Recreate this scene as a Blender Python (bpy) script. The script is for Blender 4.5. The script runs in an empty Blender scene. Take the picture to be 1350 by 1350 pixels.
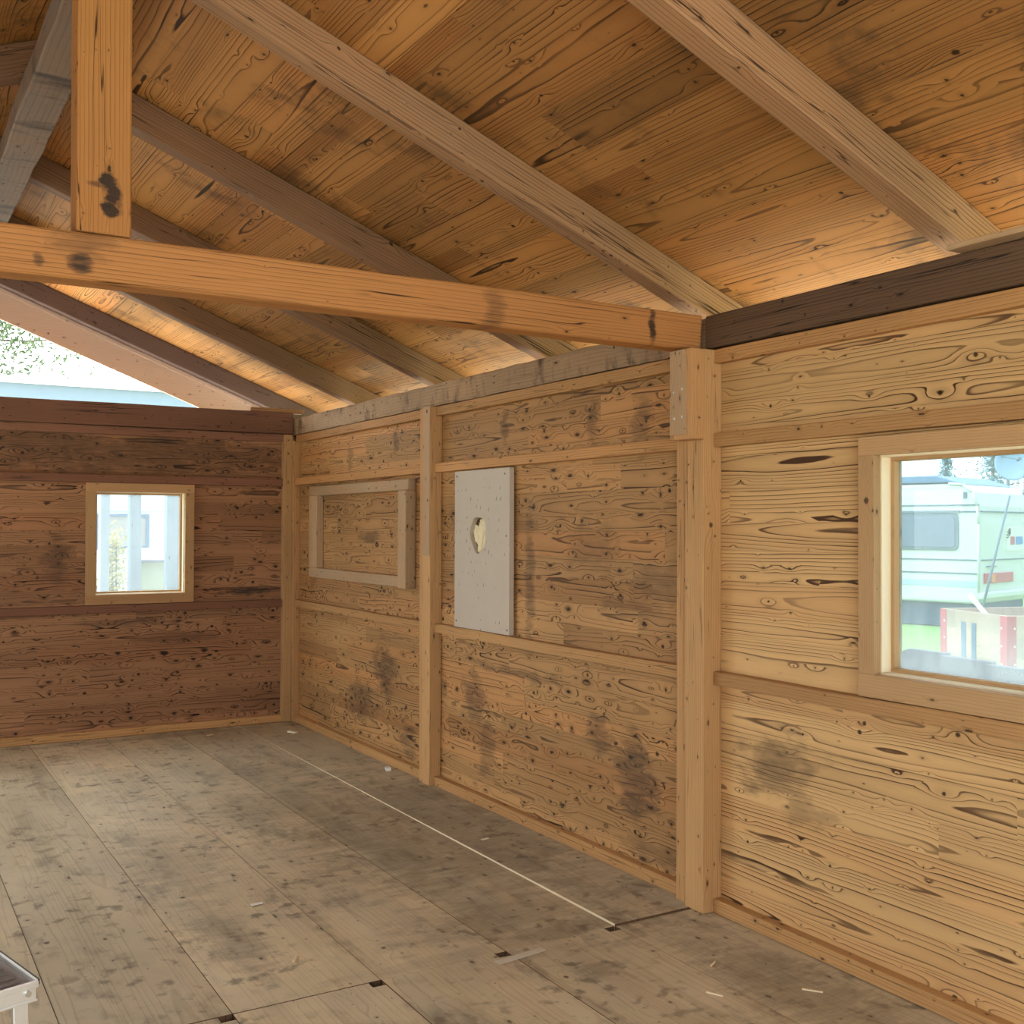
import bpy, bmesh, math, random
from mathutils import Vector, Matrix, noise as mnoise
random.seed(7)
S = bpy.context.scene
COL = S.collection
PI = math.pi

# ------------------------------------------------------------------ helpers: objects
def tag(o, label, cat, group=None):
    o['label'] = label; o['category'] = cat
    if group: o['group'] = group
    return o

def empty(name, loc, label=None, cat=None, group=None):
    o = bpy.data.objects.new(name, None); COL.objects.link(o)
    o.location = loc; o.empty_display_size = .1
    if label: tag(o, label, cat, group)
    return o

def newbm():
    bm = bmesh.new()
    bm.loops.layers.uv.new('UVMap')
    bm.faces.layers.float.new('bid')
    return bm

BID = [0]
def nbid():
    BID[0] += 1
    return (BID[0] * 0.6180339) % 1.0

def box(bm, x0, x1, y0, y1, z0, z1, grain='y', mtx=None, n=1, bid=None, voff=None):
    """box with grain-aligned UVs in metres; n = segments along the grain"""
    uvl = bm.loops.layers.uv.active; bl = bm.faces.layers.float['bid']
    if bid is None: bid = nbid()
    ax = 'xyz'.index(grain)
    lo = [min(x0, x1), min(y0, y1), min(z0, z1)]; hi = [max(x0, x1), max(y0, y1), max(z0, z1)]
    o1, o2 = [i for i in range(3) if i != ax]
    rings = []
    for k in range(n + 1):
        t = lo[ax] + (hi[ax] - lo[ax]) * k / n
        ring = []
        for a, b in ((lo[o1], lo[o2]), (hi[o1], lo[o2]), (hi[o1], hi[o2]), (lo[o1], hi[o2])):
            c = [0, 0, 0]; c[ax] = t; c[o1] = a; c[o2] = b
            ring.append((bm.verts.new(c), t))
        rings.append(ring)
    w1 = hi[o1] - lo[o1]; w2 = hi[o2] - lo[o2]
    vb = lo[o2] if voff is None else voff
    vs = [(-w1, 0), (0, 0), (0, 0), (0, 0)]
    # v ranges round the section: face i joins corner i to i+1
    rng = [(vb - w1 - .5, vb - .5), (vb, vb + w2), (vb + w2 + .5 + w1, vb + w2 + .5), (vb + w2 + 3., vb + 3.)]
    newf = []
    for k in range(n):
        for i in range(4):
            j = (i + 1) % 4
            a, b, c, d = rings[k][i], rings[k][j], rings[k + 1][j], rings[k + 1][i]
            f = bm.faces.new((a[0], b[0], c[0], d[0]))
            f[bl] = bid
            va, vbb = rng[i]
            if i == 3: va, vbb = vb + w2, vb
            for l, (u, v) in zip(f.loops, ((a[1], va), (b[1], vbb), (c[1], vbb), (d[1], va))):
                l[uvl].uv = (u, v)
            newf.append(f)
    for ring, sgn in ((rings[0], -1), (rings[-1], 1)):
        vv = [r[0] for r in ring]
        f = bm.faces.new(vv[::-1] if sgn < 0 else vv)
        f[bl] = bid
        for l in f.loops:
            co = l.vert.co
            l[uvl].uv = (co[o1] * .5 + .13, co[o2])
        newf.append(f)
    allv = [r[0] for ring in rings for r in ring]
    bmesh.ops.recalc_face_normals(bm, faces=newf)
    if mtx is not None:
        bmesh.ops.transform(bm, matrix=mtx, verts=allv)
    return allv

def prism(bm, pts, h0, h1, axis='z', grain='y', bid=None, mi_side=None):
    """extrude a polygon outline (2D in the plane normal to axis)"""
    uvl = bm.loops.layers.uv.active; bl = bm.faces.layers.float['bid']
    if bid is None: bid = nbid()
    ax = 'xyz'.index(axis); o = [i for i in range(3) if i != ax]
    g = 'xyz'.index(grain)
    def mk(p, h):
        c = [0, 0, 0]; c[o[0]] = p[0]; c[o[1]] = p[1]; c[ax] = h
        return bm.verts.new(c)
    lo = [mk(p, h0) for p in pts]; hi = [mk(p, h1) for p in pts]
    fs = [bm.faces.new(lo[::-1]), bm.faces.new(hi)]
    n = len(pts)
    for i in range(n):
        j = (i + 1) % n
        f = bm.faces.new((lo[i], lo[j], hi[j], hi[i])); fs.append(f)
        if mi_side is not None: f.material_index = mi_side
    others = [i for i in range(3) if i != g]
    for f in fs:
        f[bl] = bid
        f.normal_update()
        nn = f.normal
        # v axis: the non-grain axis least aligned with the normal
        va = min(others, key=lambda i: abs(nn[i]))
        for l in f.loops: l[uvl].uv = (l.vert.co[g], l.vert.co[va])
    bmesh.ops.recalc_face_normals(bm, faces=fs)
    return lo + hi

def tube(bm, p0, p1, r0, r1=None, seg=10, cap=True):
    r1 = r0 if r1 is None else r1
    uvl = bm.loops.layers.uv.active; bl = bm.faces.layers.float['bid']; bid = nbid()
    p0 = Vector(p0); p1 = Vector(p1); d = (p1 - p0); L = d.length; d.normalize()
    a = d.orthogonal().normalized(); b = d.cross(a)
    A = [bm.verts.new(p0 + r0 * (math.cos(2*PI*i/seg)*a + math.sin(2*PI*i/seg)*b)) for i in range(seg)]
    B = [bm.verts.new(p1 + r1 * (math.cos(2*PI*i/seg)*a + math.sin(2*PI*i/seg)*b)) for i in range(seg)]
    fs = []
    for i in range(seg):
        j = (i + 1) % seg
        f = bm.faces.new((A[i], A[j], B[j], B[i])); f[bl] = bid; f.smooth = True; fs.append(f)
        for l, (u, v) in zip(f.loops, ((0, i), (0, i+1), (L, i+1), (L, i))): l[uvl].uv = (u, v * 2*PI*r0/seg)
    if cap:
        fs.append(bm.faces.new(A[::-1])); fs.append(bm.faces.new(B))
    bmesh.ops.recalc_face_normals(bm, faces=fs)

def mk(name, bm, mat, parent=None, bevel=0.0, seg=2, recenter=True, kind=None, smooth=False):
    me = bpy.data.meshes.new(name)
    off = Vector((0, 0, 0))
    if parent is not None:
        off = world_loc(parent)
    elif recenter and len(bm.verts):
        xs = [v.co.x for v in bm.verts]; ys = [v.co.y for v in bm.verts]; zs = [v.co.z for v in bm.verts]
        off = Vector(((min(xs)+max(xs))/2, (min(ys)+max(ys))/2, min(zs)))
    bmesh.ops.translate(bm, vec=-off, verts=bm.verts)
    bm.to_mesh(me); bm.free()
    for m in (mat if isinstance(mat, (list, tuple)) else [mat]): me.materials.append(m)
    if smooth:
        for p in me.polygons: p.use_smooth = True
    o = bpy.data.objects.new(name, me); COL.objects.link(o)
    if parent is not None: o.parent = parent
    else: o.location = off
    if bevel:
        md = o.modifiers.new('Bevel', 'BEVEL'); md.width = bevel; md.segments = seg
        md.limit_method = 'ANGLE'; md.angle_limit = math.radians(40)
    if kind: o['kind'] = kind
    return o

def world_loc(o):
    v = Vector((0, 0, 0))
    while o is not None:
        v += o.location; o = o.parent
    return v

def jitter(bm, amp, freq, seed=0.0, axes=(1, 1, 1)):
    for v in bm.verts:
        n = mnoise.noise_vector(v.co * freq + Vector((seed, seed*1.7, seed*.3)))
        v.co += Vector((n.x*axes[0], n.y*axes[1], n.z*axes[2])) * amp

# ------------------------------------------------------------------ helpers: node expressions
class NT:
    def __init__(s, name):
        s.m = bpy.data.materials.new(name); s.m.use_nodes = True
        s.t = s.m.node_tree; s.t.nodes.clear()
        s.out = s.t.nodes.new('ShaderNodeOutputMaterial')
    def N(s, t, **kw):
        n = s.t.nodes.new(t)
        for k, v in kw.items(): setattr(n, k, v)
        return n
    def put(s, sock, v):
        if isinstance(v, bpy.types.NodeSocket): s.t.links.new(v, sock)
        elif v is not None: sock.default_value = v
    def M(s, op, a, b=None, c=None, clamp=False):
        n = s.N('ShaderNodeMath', operation=op, use_clamp=clamp)
        for i, v in enumerate((a, b, c)):
            if v is not None: s.put(n.inputs[i], v)
        return n.outputs[0]
    def add(s, a, b): return s.M('ADD', a, b)
    def sub(s, a, b): return s.M('SUBTRACT', a, b)
    def mul(s, a, b): return s.M('MULTIPLY', a, b)
    def sm(s, x, a, b):   # smoothstep a..b -> 0..1
        n = s.N('ShaderNodeMapRange', interpolation_type='SMOOTHSTEP')
        s.put(n.inputs['Value'], x); s.put(n.inputs['From Min'], a); s.put(n.inputs['From Max'], b)
        return n.outputs[0]
    def vec(s, x, y, z=0.0):
        n = s.N('ShaderNodeCombineXYZ')
        s.put(n.inputs[0], x); s.put(n.inputs[1], y); s.put(n.inputs[2], z)
        return n.outputs[0]
    def sep(s, v):
        n = s.N('ShaderNodeSeparateXYZ'); s.put(n.inputs[0], v); return n.outputs
    def noise(s, v, scale=1.0, detail=2.0, rough=.5, col=False):
        n = s.N('ShaderNodeTexNoise'); s.put(n.inputs['Vector'], v)
        n.inputs['Scale'].default_value = scale; n.inputs['Detail'].default_value = detail
        n.inputs['Roughness'].default_value = rough
        return n.outputs['Color' if col else 'Fac']
    def white(s, v):
        n = s.N('ShaderNodeTexWhiteNoise', noise_dimensions='3D'); s.put(n.inputs['Vector'], v)
        return n.outputs
    def mix(s, f, a, b, blend='MIX'):
        n = s.N('ShaderNodeMix', data_type='RGBA', blend_type=blend)
        s.put(n.inputs[0], f)
        for i, v in ((6, a), (7, b)):
            if isinstance(v, (tuple, list)): v = (*v[:3], 1.0)
            s.put(n.inputs[i], v)
        return n.outputs[2]
    def hsv(s, c, val=1.0, sat=1.0, hue=.5):
        n = s.N('ShaderNodeHueSaturation'); s.put(n.inputs['Color'], c)
        s.put(n.inputs['Value'], val); s.put(n.inputs['Saturation'], sat); s.put(n.inputs['Hue'], hue)
        return n.outputs[0]
    def pos(s):
        return s.N('ShaderNodeNewGeometry').outputs['Position']
    def bsdf(s, col, rough=.6, metal=0.0, spec=.3, bump=None, bstr=.3, bdist=.004, **kw):
        p = s.N('ShaderNodeBsdfPrincipled')
        if isinstance(col, (tuple, list)): col = (*col[:3], 1.0)
        s.put(p.inputs['Base Color'], col); s.put(p.inputs['Roughness'], rough)
        p.inputs['Metallic'].default_value = metal
        p.inputs['Specular IOR Level'].default_value = spec
        for k, v in kw.items(): s.put(p.inputs[k], v)
        if bump is not None:
            b = s.N('ShaderNodeBump'); b.inputs['Strength'].default_value = bstr
            b.inputs['Distance'].default_value = bdist
            s.put(b.inputs['Height'], bump); s.t.links.new(b.outputs[0], p.inputs['Normal'])
        s.t.links.new(p.outputs[0], s.out.inputs[0])
        return s.m

def hexlin(r, g, b):
    f = lambda c: c/12.92/255 if c <= 10 else ((c/255+.055)/1.055)**2.4
    return (f(r), f(g), f(b))

def wood(name, light, dark, F=90, strip=0.0, blk=1.4, line=.75, tone=.18, knot=.5, kscale=(2.2, 7.0),
         speck=.5, specks=(9., 28.), gray=0.0, graycol=(.19, .165, .14), mott=.25, stains_and_shade=None, plane=None, stain_shade_tint=(.045, .032, .024),
         rough=.68, spec=.22, red=.25, crack=0.0, smax=.0095, dsc=(1., 1., 1.), blotch=0.0, bstr=.35, dirt=0.0, panelvar=.25, arch=1.0):
    """aged softwood: growth rings bent round knots, board strips, pin knots, stains with a shape of their own"""
    s = NT(name)
    uvn = s.N('ShaderNodeUVMap'); uvn.uv_map = 'UVMap'
    u0, v0, _ = s.sep(uvn.outputs[0])
    at = s.N('ShaderNodeAttribute'); at.attribute_name = 'bid'
    oi = s.N('ShaderNodeObjectInfo')
    bid = s.M('FRACT', s.add(at.outputs['Fac'], oi.outputs['Random']))
    if strip:
        # strips across, blocks along
        vs = s.M('DIVIDE', v0, strip)
        wob = s.mul(s.sub(s.noise(s.vec(0.0, s.mul(vs, .7), s.mul(bid, 31.)), 1.0, 0.0), .5), .9)
        vs = s.add(vs, wob)
        sid = s.M('FLOOR', vs)
        r0 = s.white(s.vec(sid, s.mul(bid, 77.), 3.))[0]
        ub = s.M('FLOOR', s.add(s.M('DIVIDE', u0, blk), s.mul(r0, 7.)))
        rn = s.white(s.vec(sid, ub, s.mul(bid, 91.)))
        rnd = rn[0]; rc = s.sep(rn[1]); rnd2 = rc[1]; rnd3 = rc[2]
        vl = s.mul(s.sub(s.M('FRACT', vs), .5), strip)
        vl = s.add(vl, s.mul(s.sub(rnd2, .5), strip * .9))
        edge = s.M('ABSOLUTE', s.sub(s.M('FRACT', vs), .5))
        joint = s.mul(s.sm(edge, .485, .5), s.sm(s.noise(s.vec(s.mul(u0, 1.3), sid, bid), 1.0, 1.0), .35, .7))
    else:
        rn = s.white(s.vec(s.mul(bid, 91.), 2., 5.))
        rnd = rn[0]; rc = s.sep(rn[1]); rnd2 = rc[1]; rnd3 = rc[2]
        vl = s.add(v0, s.mul(s.sub(rnd2, .5), .12))
        joint = 0.0
    U = s.add(u0, s.mul(rnd, 53.)); V = s.add(v0, s.mul(rnd3, 11.))
    # low warp
    w1 = s.sub(s.noise(s.vec(s.mul(U, 1.1), s.mul(V, 6.)), 1.0, 2.0), .5)
    w2 = s.sub(s.noise(s.vec(s.mul(U, 7.), s.mul(V, 55.)), 1.0, 1.0), .5)
    # knots
    def knots(ku, kv, sizelo, sizehi, keep):
        p = s.vec(s.mul(U, ku), s.mul(V, kv))
        n = s.N('ShaderNodeTexVoronoi', voronoi_dimensions='2D', feature='F1')
        s.put(n.inputs['Vector'], p); n.inputs['Scale'].default_value = 1.0
        c = s.sep(n.outputs['Color'])
        d = s.N('ShaderNodeVectorMath', operation='SUBTRACT'); s.put(d.inputs[0], p); s.put(d.inputs[1], n.outputs['Position'])
        dx, dy, _ = s.sep(d.outputs[0])
        dx = s.M('DIVIDE', dx, ku); dy = s.M('DIVIDE', dy, kv)
        size = s.add(sizelo, s.mul(s.mul(c[0], c[0]), sizehi - sizelo))
        on = s.M('GREATER_THAN', c[1], 1.0 - keep)
        return dx, dy, size, on, c[2]
    kx, ky, ks, kon, kr = knots(kscale[0], kscale[1], .006, .022, knot)
    d2e = s.add(s.mul(s.M('POWER', s.M('DIVIDE', kx, s.mul(ks, 5.0)), 2.), 1.), s.M('POWER', s.M('DIVIDE', ky, s.mul(ks, 1.5)), 2.))
    bumpk = s.mul(s.mul(s.M('POWER', 2.718, s.mul(d2e, -1.)), s.mul(ks, 1.6)), kon)
    if speck:
        sx, sy, sz, son, sr = knots(specks[0], specks[1], .002, smax, speck)
        e2 = s.add(s.M('POWER', s.M('DIVIDE', sx, s.mul(sz, 6.)), 2.), s.M('POWER', s.M('DIVIDE', sy, s.mul(sz, 2.)), 2.))
        bumpk = s.add(bumpk, s.mul(s.mul(s.M('POWER', 2.718, s.mul(e2, -1.)), s.mul(sz, 1.7)), son))
    # ring field
    dd = s.add(.008, s.mul(s.noise(s.vec(s.mul(U, .55 * arch), rnd3, s.mul(V, .4)), 1.0, 1.0), .085 * arch))
    R = s.M('SQRT', s.add(s.mul(vl, vl), s.mul(dd, dd)))
    R = s.add(R, s.mul(w1, .022)); R = s.add(R, s.mul(w2, .0022)); R = s.add(R, bumpk)
    Rn = s.noise(s.vec(s.mul(R, 30.), s.mul(rnd, 9.), s.mul(U, .3)), 1.0, 1.0)
    R = s.add(R, s.mul(s.sub(Rn, .5), .016))
    pf = s.add(s.mul(R, F), s.mul(rnd, 9.))
    ph = s.M('FRACT', pf)
    rid = s.white(s.vec(s.M('FLOOR', pf), s.mul(rnd, 13.), 1.))[0]
    lw = s.mul(s.add(s.mul(s.sm(ph, .1, .75), .17), s.mul(s.sm(ph, .74, .88), .80)), s.sub(1.0, s.sm(ph, .93, 1.0)))
    cvar = s.sm(s.noise(s.vec(s.mul(U, 1.7), s.mul(V, 9.), 4.), 1.0, 1.0), .25, .75)
    lf = s.mul(s.mul(lw, s.add(line * .45, s.mul(cvar, line * .55))), s.add(.68, s.mul(rid, .45)))
    fine = s.sub(s.noise(s.vec(s.mul(U, 9.), s.mul(V, 330.)), 1.0, 1.0), .5)
    col = s.mix(s.M('MINIMUM', lf, 1.0), light, dark)
    # board tone
    big = s.sub(s.noise(s.vec(s.mul(u0, .9), s.mul(v0, 1.6), s.mul(bid, 40.)), 1.0, 3.0), .5)
    val = s.add(1.0, s.mul(s.sub(rnd, .5), tone * 2))
    val = s.add(val, s.mul(big, mott * 2)); val = s.add(val, s.mul(fine, .22))
    val = s.add(val, s.mul(s.sub(bid, .5), panelvar))
    col = s.hsv(col, val)
    if red: col = s.mix(s.mul(s.sm(rnd3, .45, 1.0), red), col, s.mix(1.0, col, (1.1, .72, .5), 'MULTIPLY'))
    if gray:
        g = s.sm(s.noise(s.vec(s.mul(u0, 1.5), s.mul(v0, 6.), s.mul(bid, 9.)), 1.0, 3.0), .3, .72)
        gc = s.hsv((*graycol, 1.), s.add(.8, s.mul(s.sub(1.0, lw), .35)))
        col = s.mix(s.mul(s.add(.35, s.mul(g, .65)), gray), col, gc)
    # knots: dark heart with a paler ring
    rr = s.M('SQRT', s.add(s.mul(kx, kx), s.M('POWER', s.mul(ky, 1.15), 2.)))
    rr = s.add(rr, s.mul(s.sub(s.noise(s.vec(s.mul(U, 90.), s.mul(V, 90.)), 1.0, 1.0), .5), .006))
    kf = s.mul(s.sub(1.0, s.sm(rr, s.mul(ks, .35), s.mul(ks, .8))), kon)
    kdc = (dark[0]*.28, dark[1]*.28, dark[2]*.34)
    col = s.mix(s.mul(kf, .9), col, kdc)
    # pin knots, streaks and resin marks
    if speck:
        sx2 = s.M('DIVIDE', sx, s.add(.75, s.mul(s.mul(sr, sr), 2.2)))
        r2 = s.M('SQRT', s.add(s.mul(sx2, sx2), s.mul(sy, sy)))
        r2 = s.add(r2, s.mul(s.sub(s.noise(s.vec(s.mul(U, 140.), s.mul(V, 140.)), 1.0, 1.0), .5), s.mul(sz, .9)))
        sf = s.mul(s.add(s.mul(s.sub(1.0, s.sm(r2, s.mul(sz, .3), s.mul(sz, .8))), .8), s.mul(s.sub(1.0, s.sm(r2, s.mul(sz, .5), s.mul(sz, 2.2))), .25)), son)
        col = s.mix(s.mul(sf, .85), col, kdc)
    if crack:
        cw = s.add(v0, s.mul(w1, .02)); cn = s.noise(s.vec(s.mul(U, .7), s.mul(cw, 26.)), 1.0, 2.0)
        cf = s.mul(s.sub(1.0, s.sm(s.M('ABSOLUTE', s.sub(cn, .5)), .004, .014)), s.sm(s.noise(s.vec(s.mul(U, 1.6), s.mul(V, 12.), 8.), 1.0, 1.0), .45, .6))
        col = s.mix(s.mul(cf, crack), col, kdc)
    if strip: col = s.mix(s.mul(joint, .55), col, kdc)
    px, py, pz = s.sep(s.pos())
    if dirt:
        P = s.vec(s.mul(px, dsc[0]), s.mul(py, dsc[1]), s.mul(pz, dsc[2]))
        dn = s.noise(P, 2.3, 5.0, .62)
        dn2 = s.noise(P, 9.0, 4.0, .6)
        df = s.mul(s.sm(s.add(s.mul(dn, .75), s.mul(dn2, .25)), .5, .68), dirt)
        col = s.mix(df, col, stain_shade_tint)
    if blotch:
        bn = s.noise(s.vec(px, py, s.add(pz, s.mul(bid, 20.))), 13., 3.0, .55)
        bn2 = s.noise(s.vec(px, py, pz), 1.7, 2.0, .5)
        col = s.mix(s.mul(s.mul(s.sm(bn, .54, .70), s.sm(bn2, .32, .62)), blotch), col, stain_shade_tint)
        bn3 = s.noise(s.vec(px, py, s.add(pz, 7.)), 3.2, 4.0, .6)
        col = s.hsv(col, s.add(.8, s.mul(bn3, .4)))
    if stains_and_shade:
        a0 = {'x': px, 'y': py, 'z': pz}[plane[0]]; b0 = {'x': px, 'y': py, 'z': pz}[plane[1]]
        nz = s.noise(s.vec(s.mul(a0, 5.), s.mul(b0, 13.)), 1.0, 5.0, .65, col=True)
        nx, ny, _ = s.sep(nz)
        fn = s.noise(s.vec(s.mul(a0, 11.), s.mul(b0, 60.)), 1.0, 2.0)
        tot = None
        for (a, b, ra, rb, k) in stains_and_shade:
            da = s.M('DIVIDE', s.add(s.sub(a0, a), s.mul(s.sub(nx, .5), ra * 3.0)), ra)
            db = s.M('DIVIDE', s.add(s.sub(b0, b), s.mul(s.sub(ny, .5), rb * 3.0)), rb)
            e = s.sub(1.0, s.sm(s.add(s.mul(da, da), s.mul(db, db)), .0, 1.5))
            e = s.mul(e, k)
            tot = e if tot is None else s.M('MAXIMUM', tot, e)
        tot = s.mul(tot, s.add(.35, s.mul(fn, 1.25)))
        col = s.mix(s.M('MINIMUM', tot, .93), col, stain_shade_tint)
    h = s.add(s.mul(lw, .6), s.mul(fine, .5))
    h = s.sub(h, s.mul(kf, .5))
    return s.bsdf(col, rough, spec=spec, bump=h, bstr=bstr, bdist=.0025)

def plain(name, col, rough=.5, metal=0.0, spec=.4, var=.0, scale=8., **kw):
    s = NT(name)
    if var:
        n = s.noise(s.pos(), scale, 4.0, .6)
        c = s.hsv((*col, 1.), s.add(1.0 - var, s.mul(n, var * 2)))
    else: c = col
    return s.bsdf(c, rough, metal, spec, **kw)

# ------------------------------------------------------------------ materials
TAN = hexlin(196, 150, 98); TAND = hexlin(92, 55, 28)
MID = hexlin(182, 132, 82); MIDD = hexlin(78, 46, 25)
ORG = hexlin(176, 120, 66); ORGD = hexlin(84, 47, 22)
W = {}
ST_R = [(-5.45, .66, .22, .13, .55), (-5.62, .52, .14, .06, .4), (-4.55, .42, .16, .22, .6), (-4.25, .60, .10, .10, .5), (-3.0, .60, .16, .16, .55),
        (-3.15, .33, .10, .18, .45), (-4.75, .12, .3, .05, .45), (-3.5, .80, .5, .03, .45), (-1.75, .62, .20, .16, .6), (-1.35, .34, .28, .16, .45), (-2.1, .2, .12, .12, .5),
        (-4.2, 2.12, .05, .12, .45), (-4.6, 2.10, .09, .16, .45), (-3.35, 2.15, .045, .10, .5), (-1.9, 2.18, .05, .08, .5), (-1.1, 2.12, .06, .10, .4),
        (-1.45, 1.52, .22, .05, .55), (-4.75, 1.35, .25, .10, .4), (-4.2, 1.5, .25, .12, .35), (-4.5, 1.22, .22, .06, .35), (-3.62, 1.3, .05, .4, .5), (-.35, 1.5, .08, .5, .35)]
ST_B = [(-.35, 1.07, .24, .035, .95), (-1.3, 2.16, 1.6, .16, .5), (-.75, 2.15, .5, .12, .4), (-1.75, 2.13, .05, .12, .6), (-1.2, 2.12, .07, .12, .5), (-.7, 2.15, .06, .06, .6),  # wide entries near the top darken the boards above the upper rail
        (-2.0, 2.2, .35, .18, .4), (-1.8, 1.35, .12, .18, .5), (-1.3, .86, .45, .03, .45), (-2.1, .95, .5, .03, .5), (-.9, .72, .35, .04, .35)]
W['wall_r'] = wood('wood_wall_right', hexlin(206, 168, 116), hexlin(74, 46, 25), F=88, strip=.125, blk=4.5, line=1.25, tone=.09, knot=.6, kscale=(2.4, 7.5), speck=.3, specks=(7., 22.), smax=.008, stains_and_shade=ST_R, plane='yz', mott=.22, red=.2, panelvar=0)
W['wall_m'] = wood('wood_wall_middle', hexlin(176, 135, 88), hexlin(52, 33, 19), F=82, strip=.112, blk=1.7, line=1.1, tone=.2, knot=.75, kscale=(2.4, 8.5), speck=.7, specks=(6.5, 20.), smax=.017, stains_and_shade=ST_R, plane='yz', mott=.34, red=.25, panelvar=0)
W['wall_b'] = wood('wood_wall_back', hexlin(160, 118, 84), hexlin(46, 31, 24), F=78, strip=.112, blk=1.6, line=1.1, tone=.2, knot=.85, kscale=(2.8, 8.5), speck=.7, specks=(6., 20.), smax=.017, stains_and_shade=ST_B, plane='xz', mott=.36, red=.2, panelvar=0)
W['deck'] = wood('wood_roof_boarding', hexlin(168, 120, 68), hexlin(52, 31, 16), F=66, strip=.2, blk=2.6, line=1.15, tone=.2, knot=.7, kscale=(1.6, 5.), speck=.5, specks=(5., 14.), smax=.013, mott=.34, dirt=.65, red=.3, stain_shade_tint=(.055, .034, .02), panelvar=.35)
W['rafter'] = wood('wood_rafter', hexlin(168, 126, 88), hexlin(66, 43, 28), F=62, line=.9, tone=.1, knot=.6, kscale=(1.6, 9.), speck=.4, specks=(4., 14.), smax=.009, mott=.25, crack=.85, gray=.2, graycol=(.3, .22, .165), arch=.5, red=.1, panelvar=.12)
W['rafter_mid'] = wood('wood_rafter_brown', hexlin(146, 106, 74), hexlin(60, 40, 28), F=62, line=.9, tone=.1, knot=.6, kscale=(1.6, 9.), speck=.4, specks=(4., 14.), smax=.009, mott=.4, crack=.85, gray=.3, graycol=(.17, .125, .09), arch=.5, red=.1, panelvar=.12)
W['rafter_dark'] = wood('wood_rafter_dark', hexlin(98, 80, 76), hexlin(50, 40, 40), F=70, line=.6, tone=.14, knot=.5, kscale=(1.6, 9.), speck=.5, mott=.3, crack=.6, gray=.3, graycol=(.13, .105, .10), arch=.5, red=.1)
W['beam'] = wood('wood_tie_beam', hexlin(182, 127, 74), hexlin(84, 49, 25), F=72, line=.75, tone=.05, knot=.45, kscale=(1.1, 6.), speck=.4, specks=(3., 12.), mott=.2, crack=.9, arch=.35, red=.15, panelvar=0,
                 stains_and_shade=[(-2.48, 2.41, .035, .035, .95), (-.27, 2.42, .02, .085, .95), (-1.02, 2.42, .05, .09, .4), (-2.48, 2.47, .1, .05, .4), (-2.6, 2.405, .018, .02, .6)], plane='xz', stain_shade_tint=(.028, .021, .017))
W['king'] = wood('wood_king_post', hexlin(172, 119, 66), hexlin(76, 45, 22), F=80, line=.65, tone=.05, knot=.2, speck=.25, mott=.2, crack=.9, arch=.5, red=.15, panelvar=0,
                 stains_and_shade=[(-2.405, 2.665, .030, .034, 1.3), (-2.39, 2.64, .026, .05, 1.2), (-2.398, 2.585, .024, .028, 1.3), (-2.435, 2.655, .03, .012, .7), (-2.37, 2.62, .012, .05, .6)], stain_shade_tint=(.022, .017, .014), plane='xz')
W['post'] = wood('wood_post', hexlin(192, 152, 104), hexlin(122, 86, 52), F=80, line=.65, tone=.08, knot=.35, kscale=(1.5, 9.), speck=.3, mott=.22, crack=.5, arch=.5, red=.2, panelvar=.12)
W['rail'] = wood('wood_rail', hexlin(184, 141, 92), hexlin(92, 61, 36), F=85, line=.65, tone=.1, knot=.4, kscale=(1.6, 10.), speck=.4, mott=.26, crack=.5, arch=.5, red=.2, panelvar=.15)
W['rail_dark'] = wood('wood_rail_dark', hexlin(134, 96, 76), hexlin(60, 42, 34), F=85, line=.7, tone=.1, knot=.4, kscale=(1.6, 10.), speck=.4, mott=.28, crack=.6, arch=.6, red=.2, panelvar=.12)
W['plate'] = wood('wood_plate_dark', hexlin(100, 77, 58), hexlin(38, 28, 22), F=75, line=.85, tone=.06, knot=.2, speck=.3, mott=.25, crack=.9, arch=.4, red=.1, panelvar=0)
W['hewn'] = wood('wood_plate_hewn', hexlin(164, 132, 98), hexlin(76, 55, 38), F=50, line=.4, tone=.06, knot=.3, speck=.3, mott=.5, gray=.4, graycol=(.28, .215, .155), crack=.5, arch=.4, red=.1, panelvar=0, dirt=1.0, dsc=(1., 1.9, .9))
W['purlin'] = wood('wood_ridge_hewn', hexlin(140, 112, 88), hexlin(70, 54, 42), F=40, line=.25, tone=.05, knot=.2, speck=.3, mott=.5, gray=.7, graycol=(.19, .15, .12), crack=.3, arch=.4, red=0, panelvar=0, dirt=.9, dsc=(.6, 2.4, 1.))
W['case'] = wood('wood_window_casing', hexlin(182, 146, 104), hexlin(122, 90, 60), F=95, line=.5, tone=.08, knot=.3, kscale=(1.6, 10.), speck=.25, mott=.2, arch=.4, red=.2, panelvar=.1)
W['frame'] = wood('wood_grey_frame', hexlin(184, 150, 110), hexlin(112, 84, 58), F=90, line=.5, tone=.1, knot=.3, kscale=(2., 10.), speck=.4, mott=.3, gray=.3, graycol=(.34, .29, .23), arch=.4, red=.1, panelvar=.1)
W['barge'] = wood('wood_bargeboard', hexlin(196, 172, 158), hexlin(158, 130, 114), F=90, line=.4, tone=.05, knot=.3, speck=.3, mott=.15, arch=.4, red=0, panelvar=0)
W['fresh'] = wood('wood_fresh_edge', hexlin(232, 216, 184), hexlin(210, 186, 146), F=150, line=.3, knot=0.0, speck=0.0, red=0)
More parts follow.
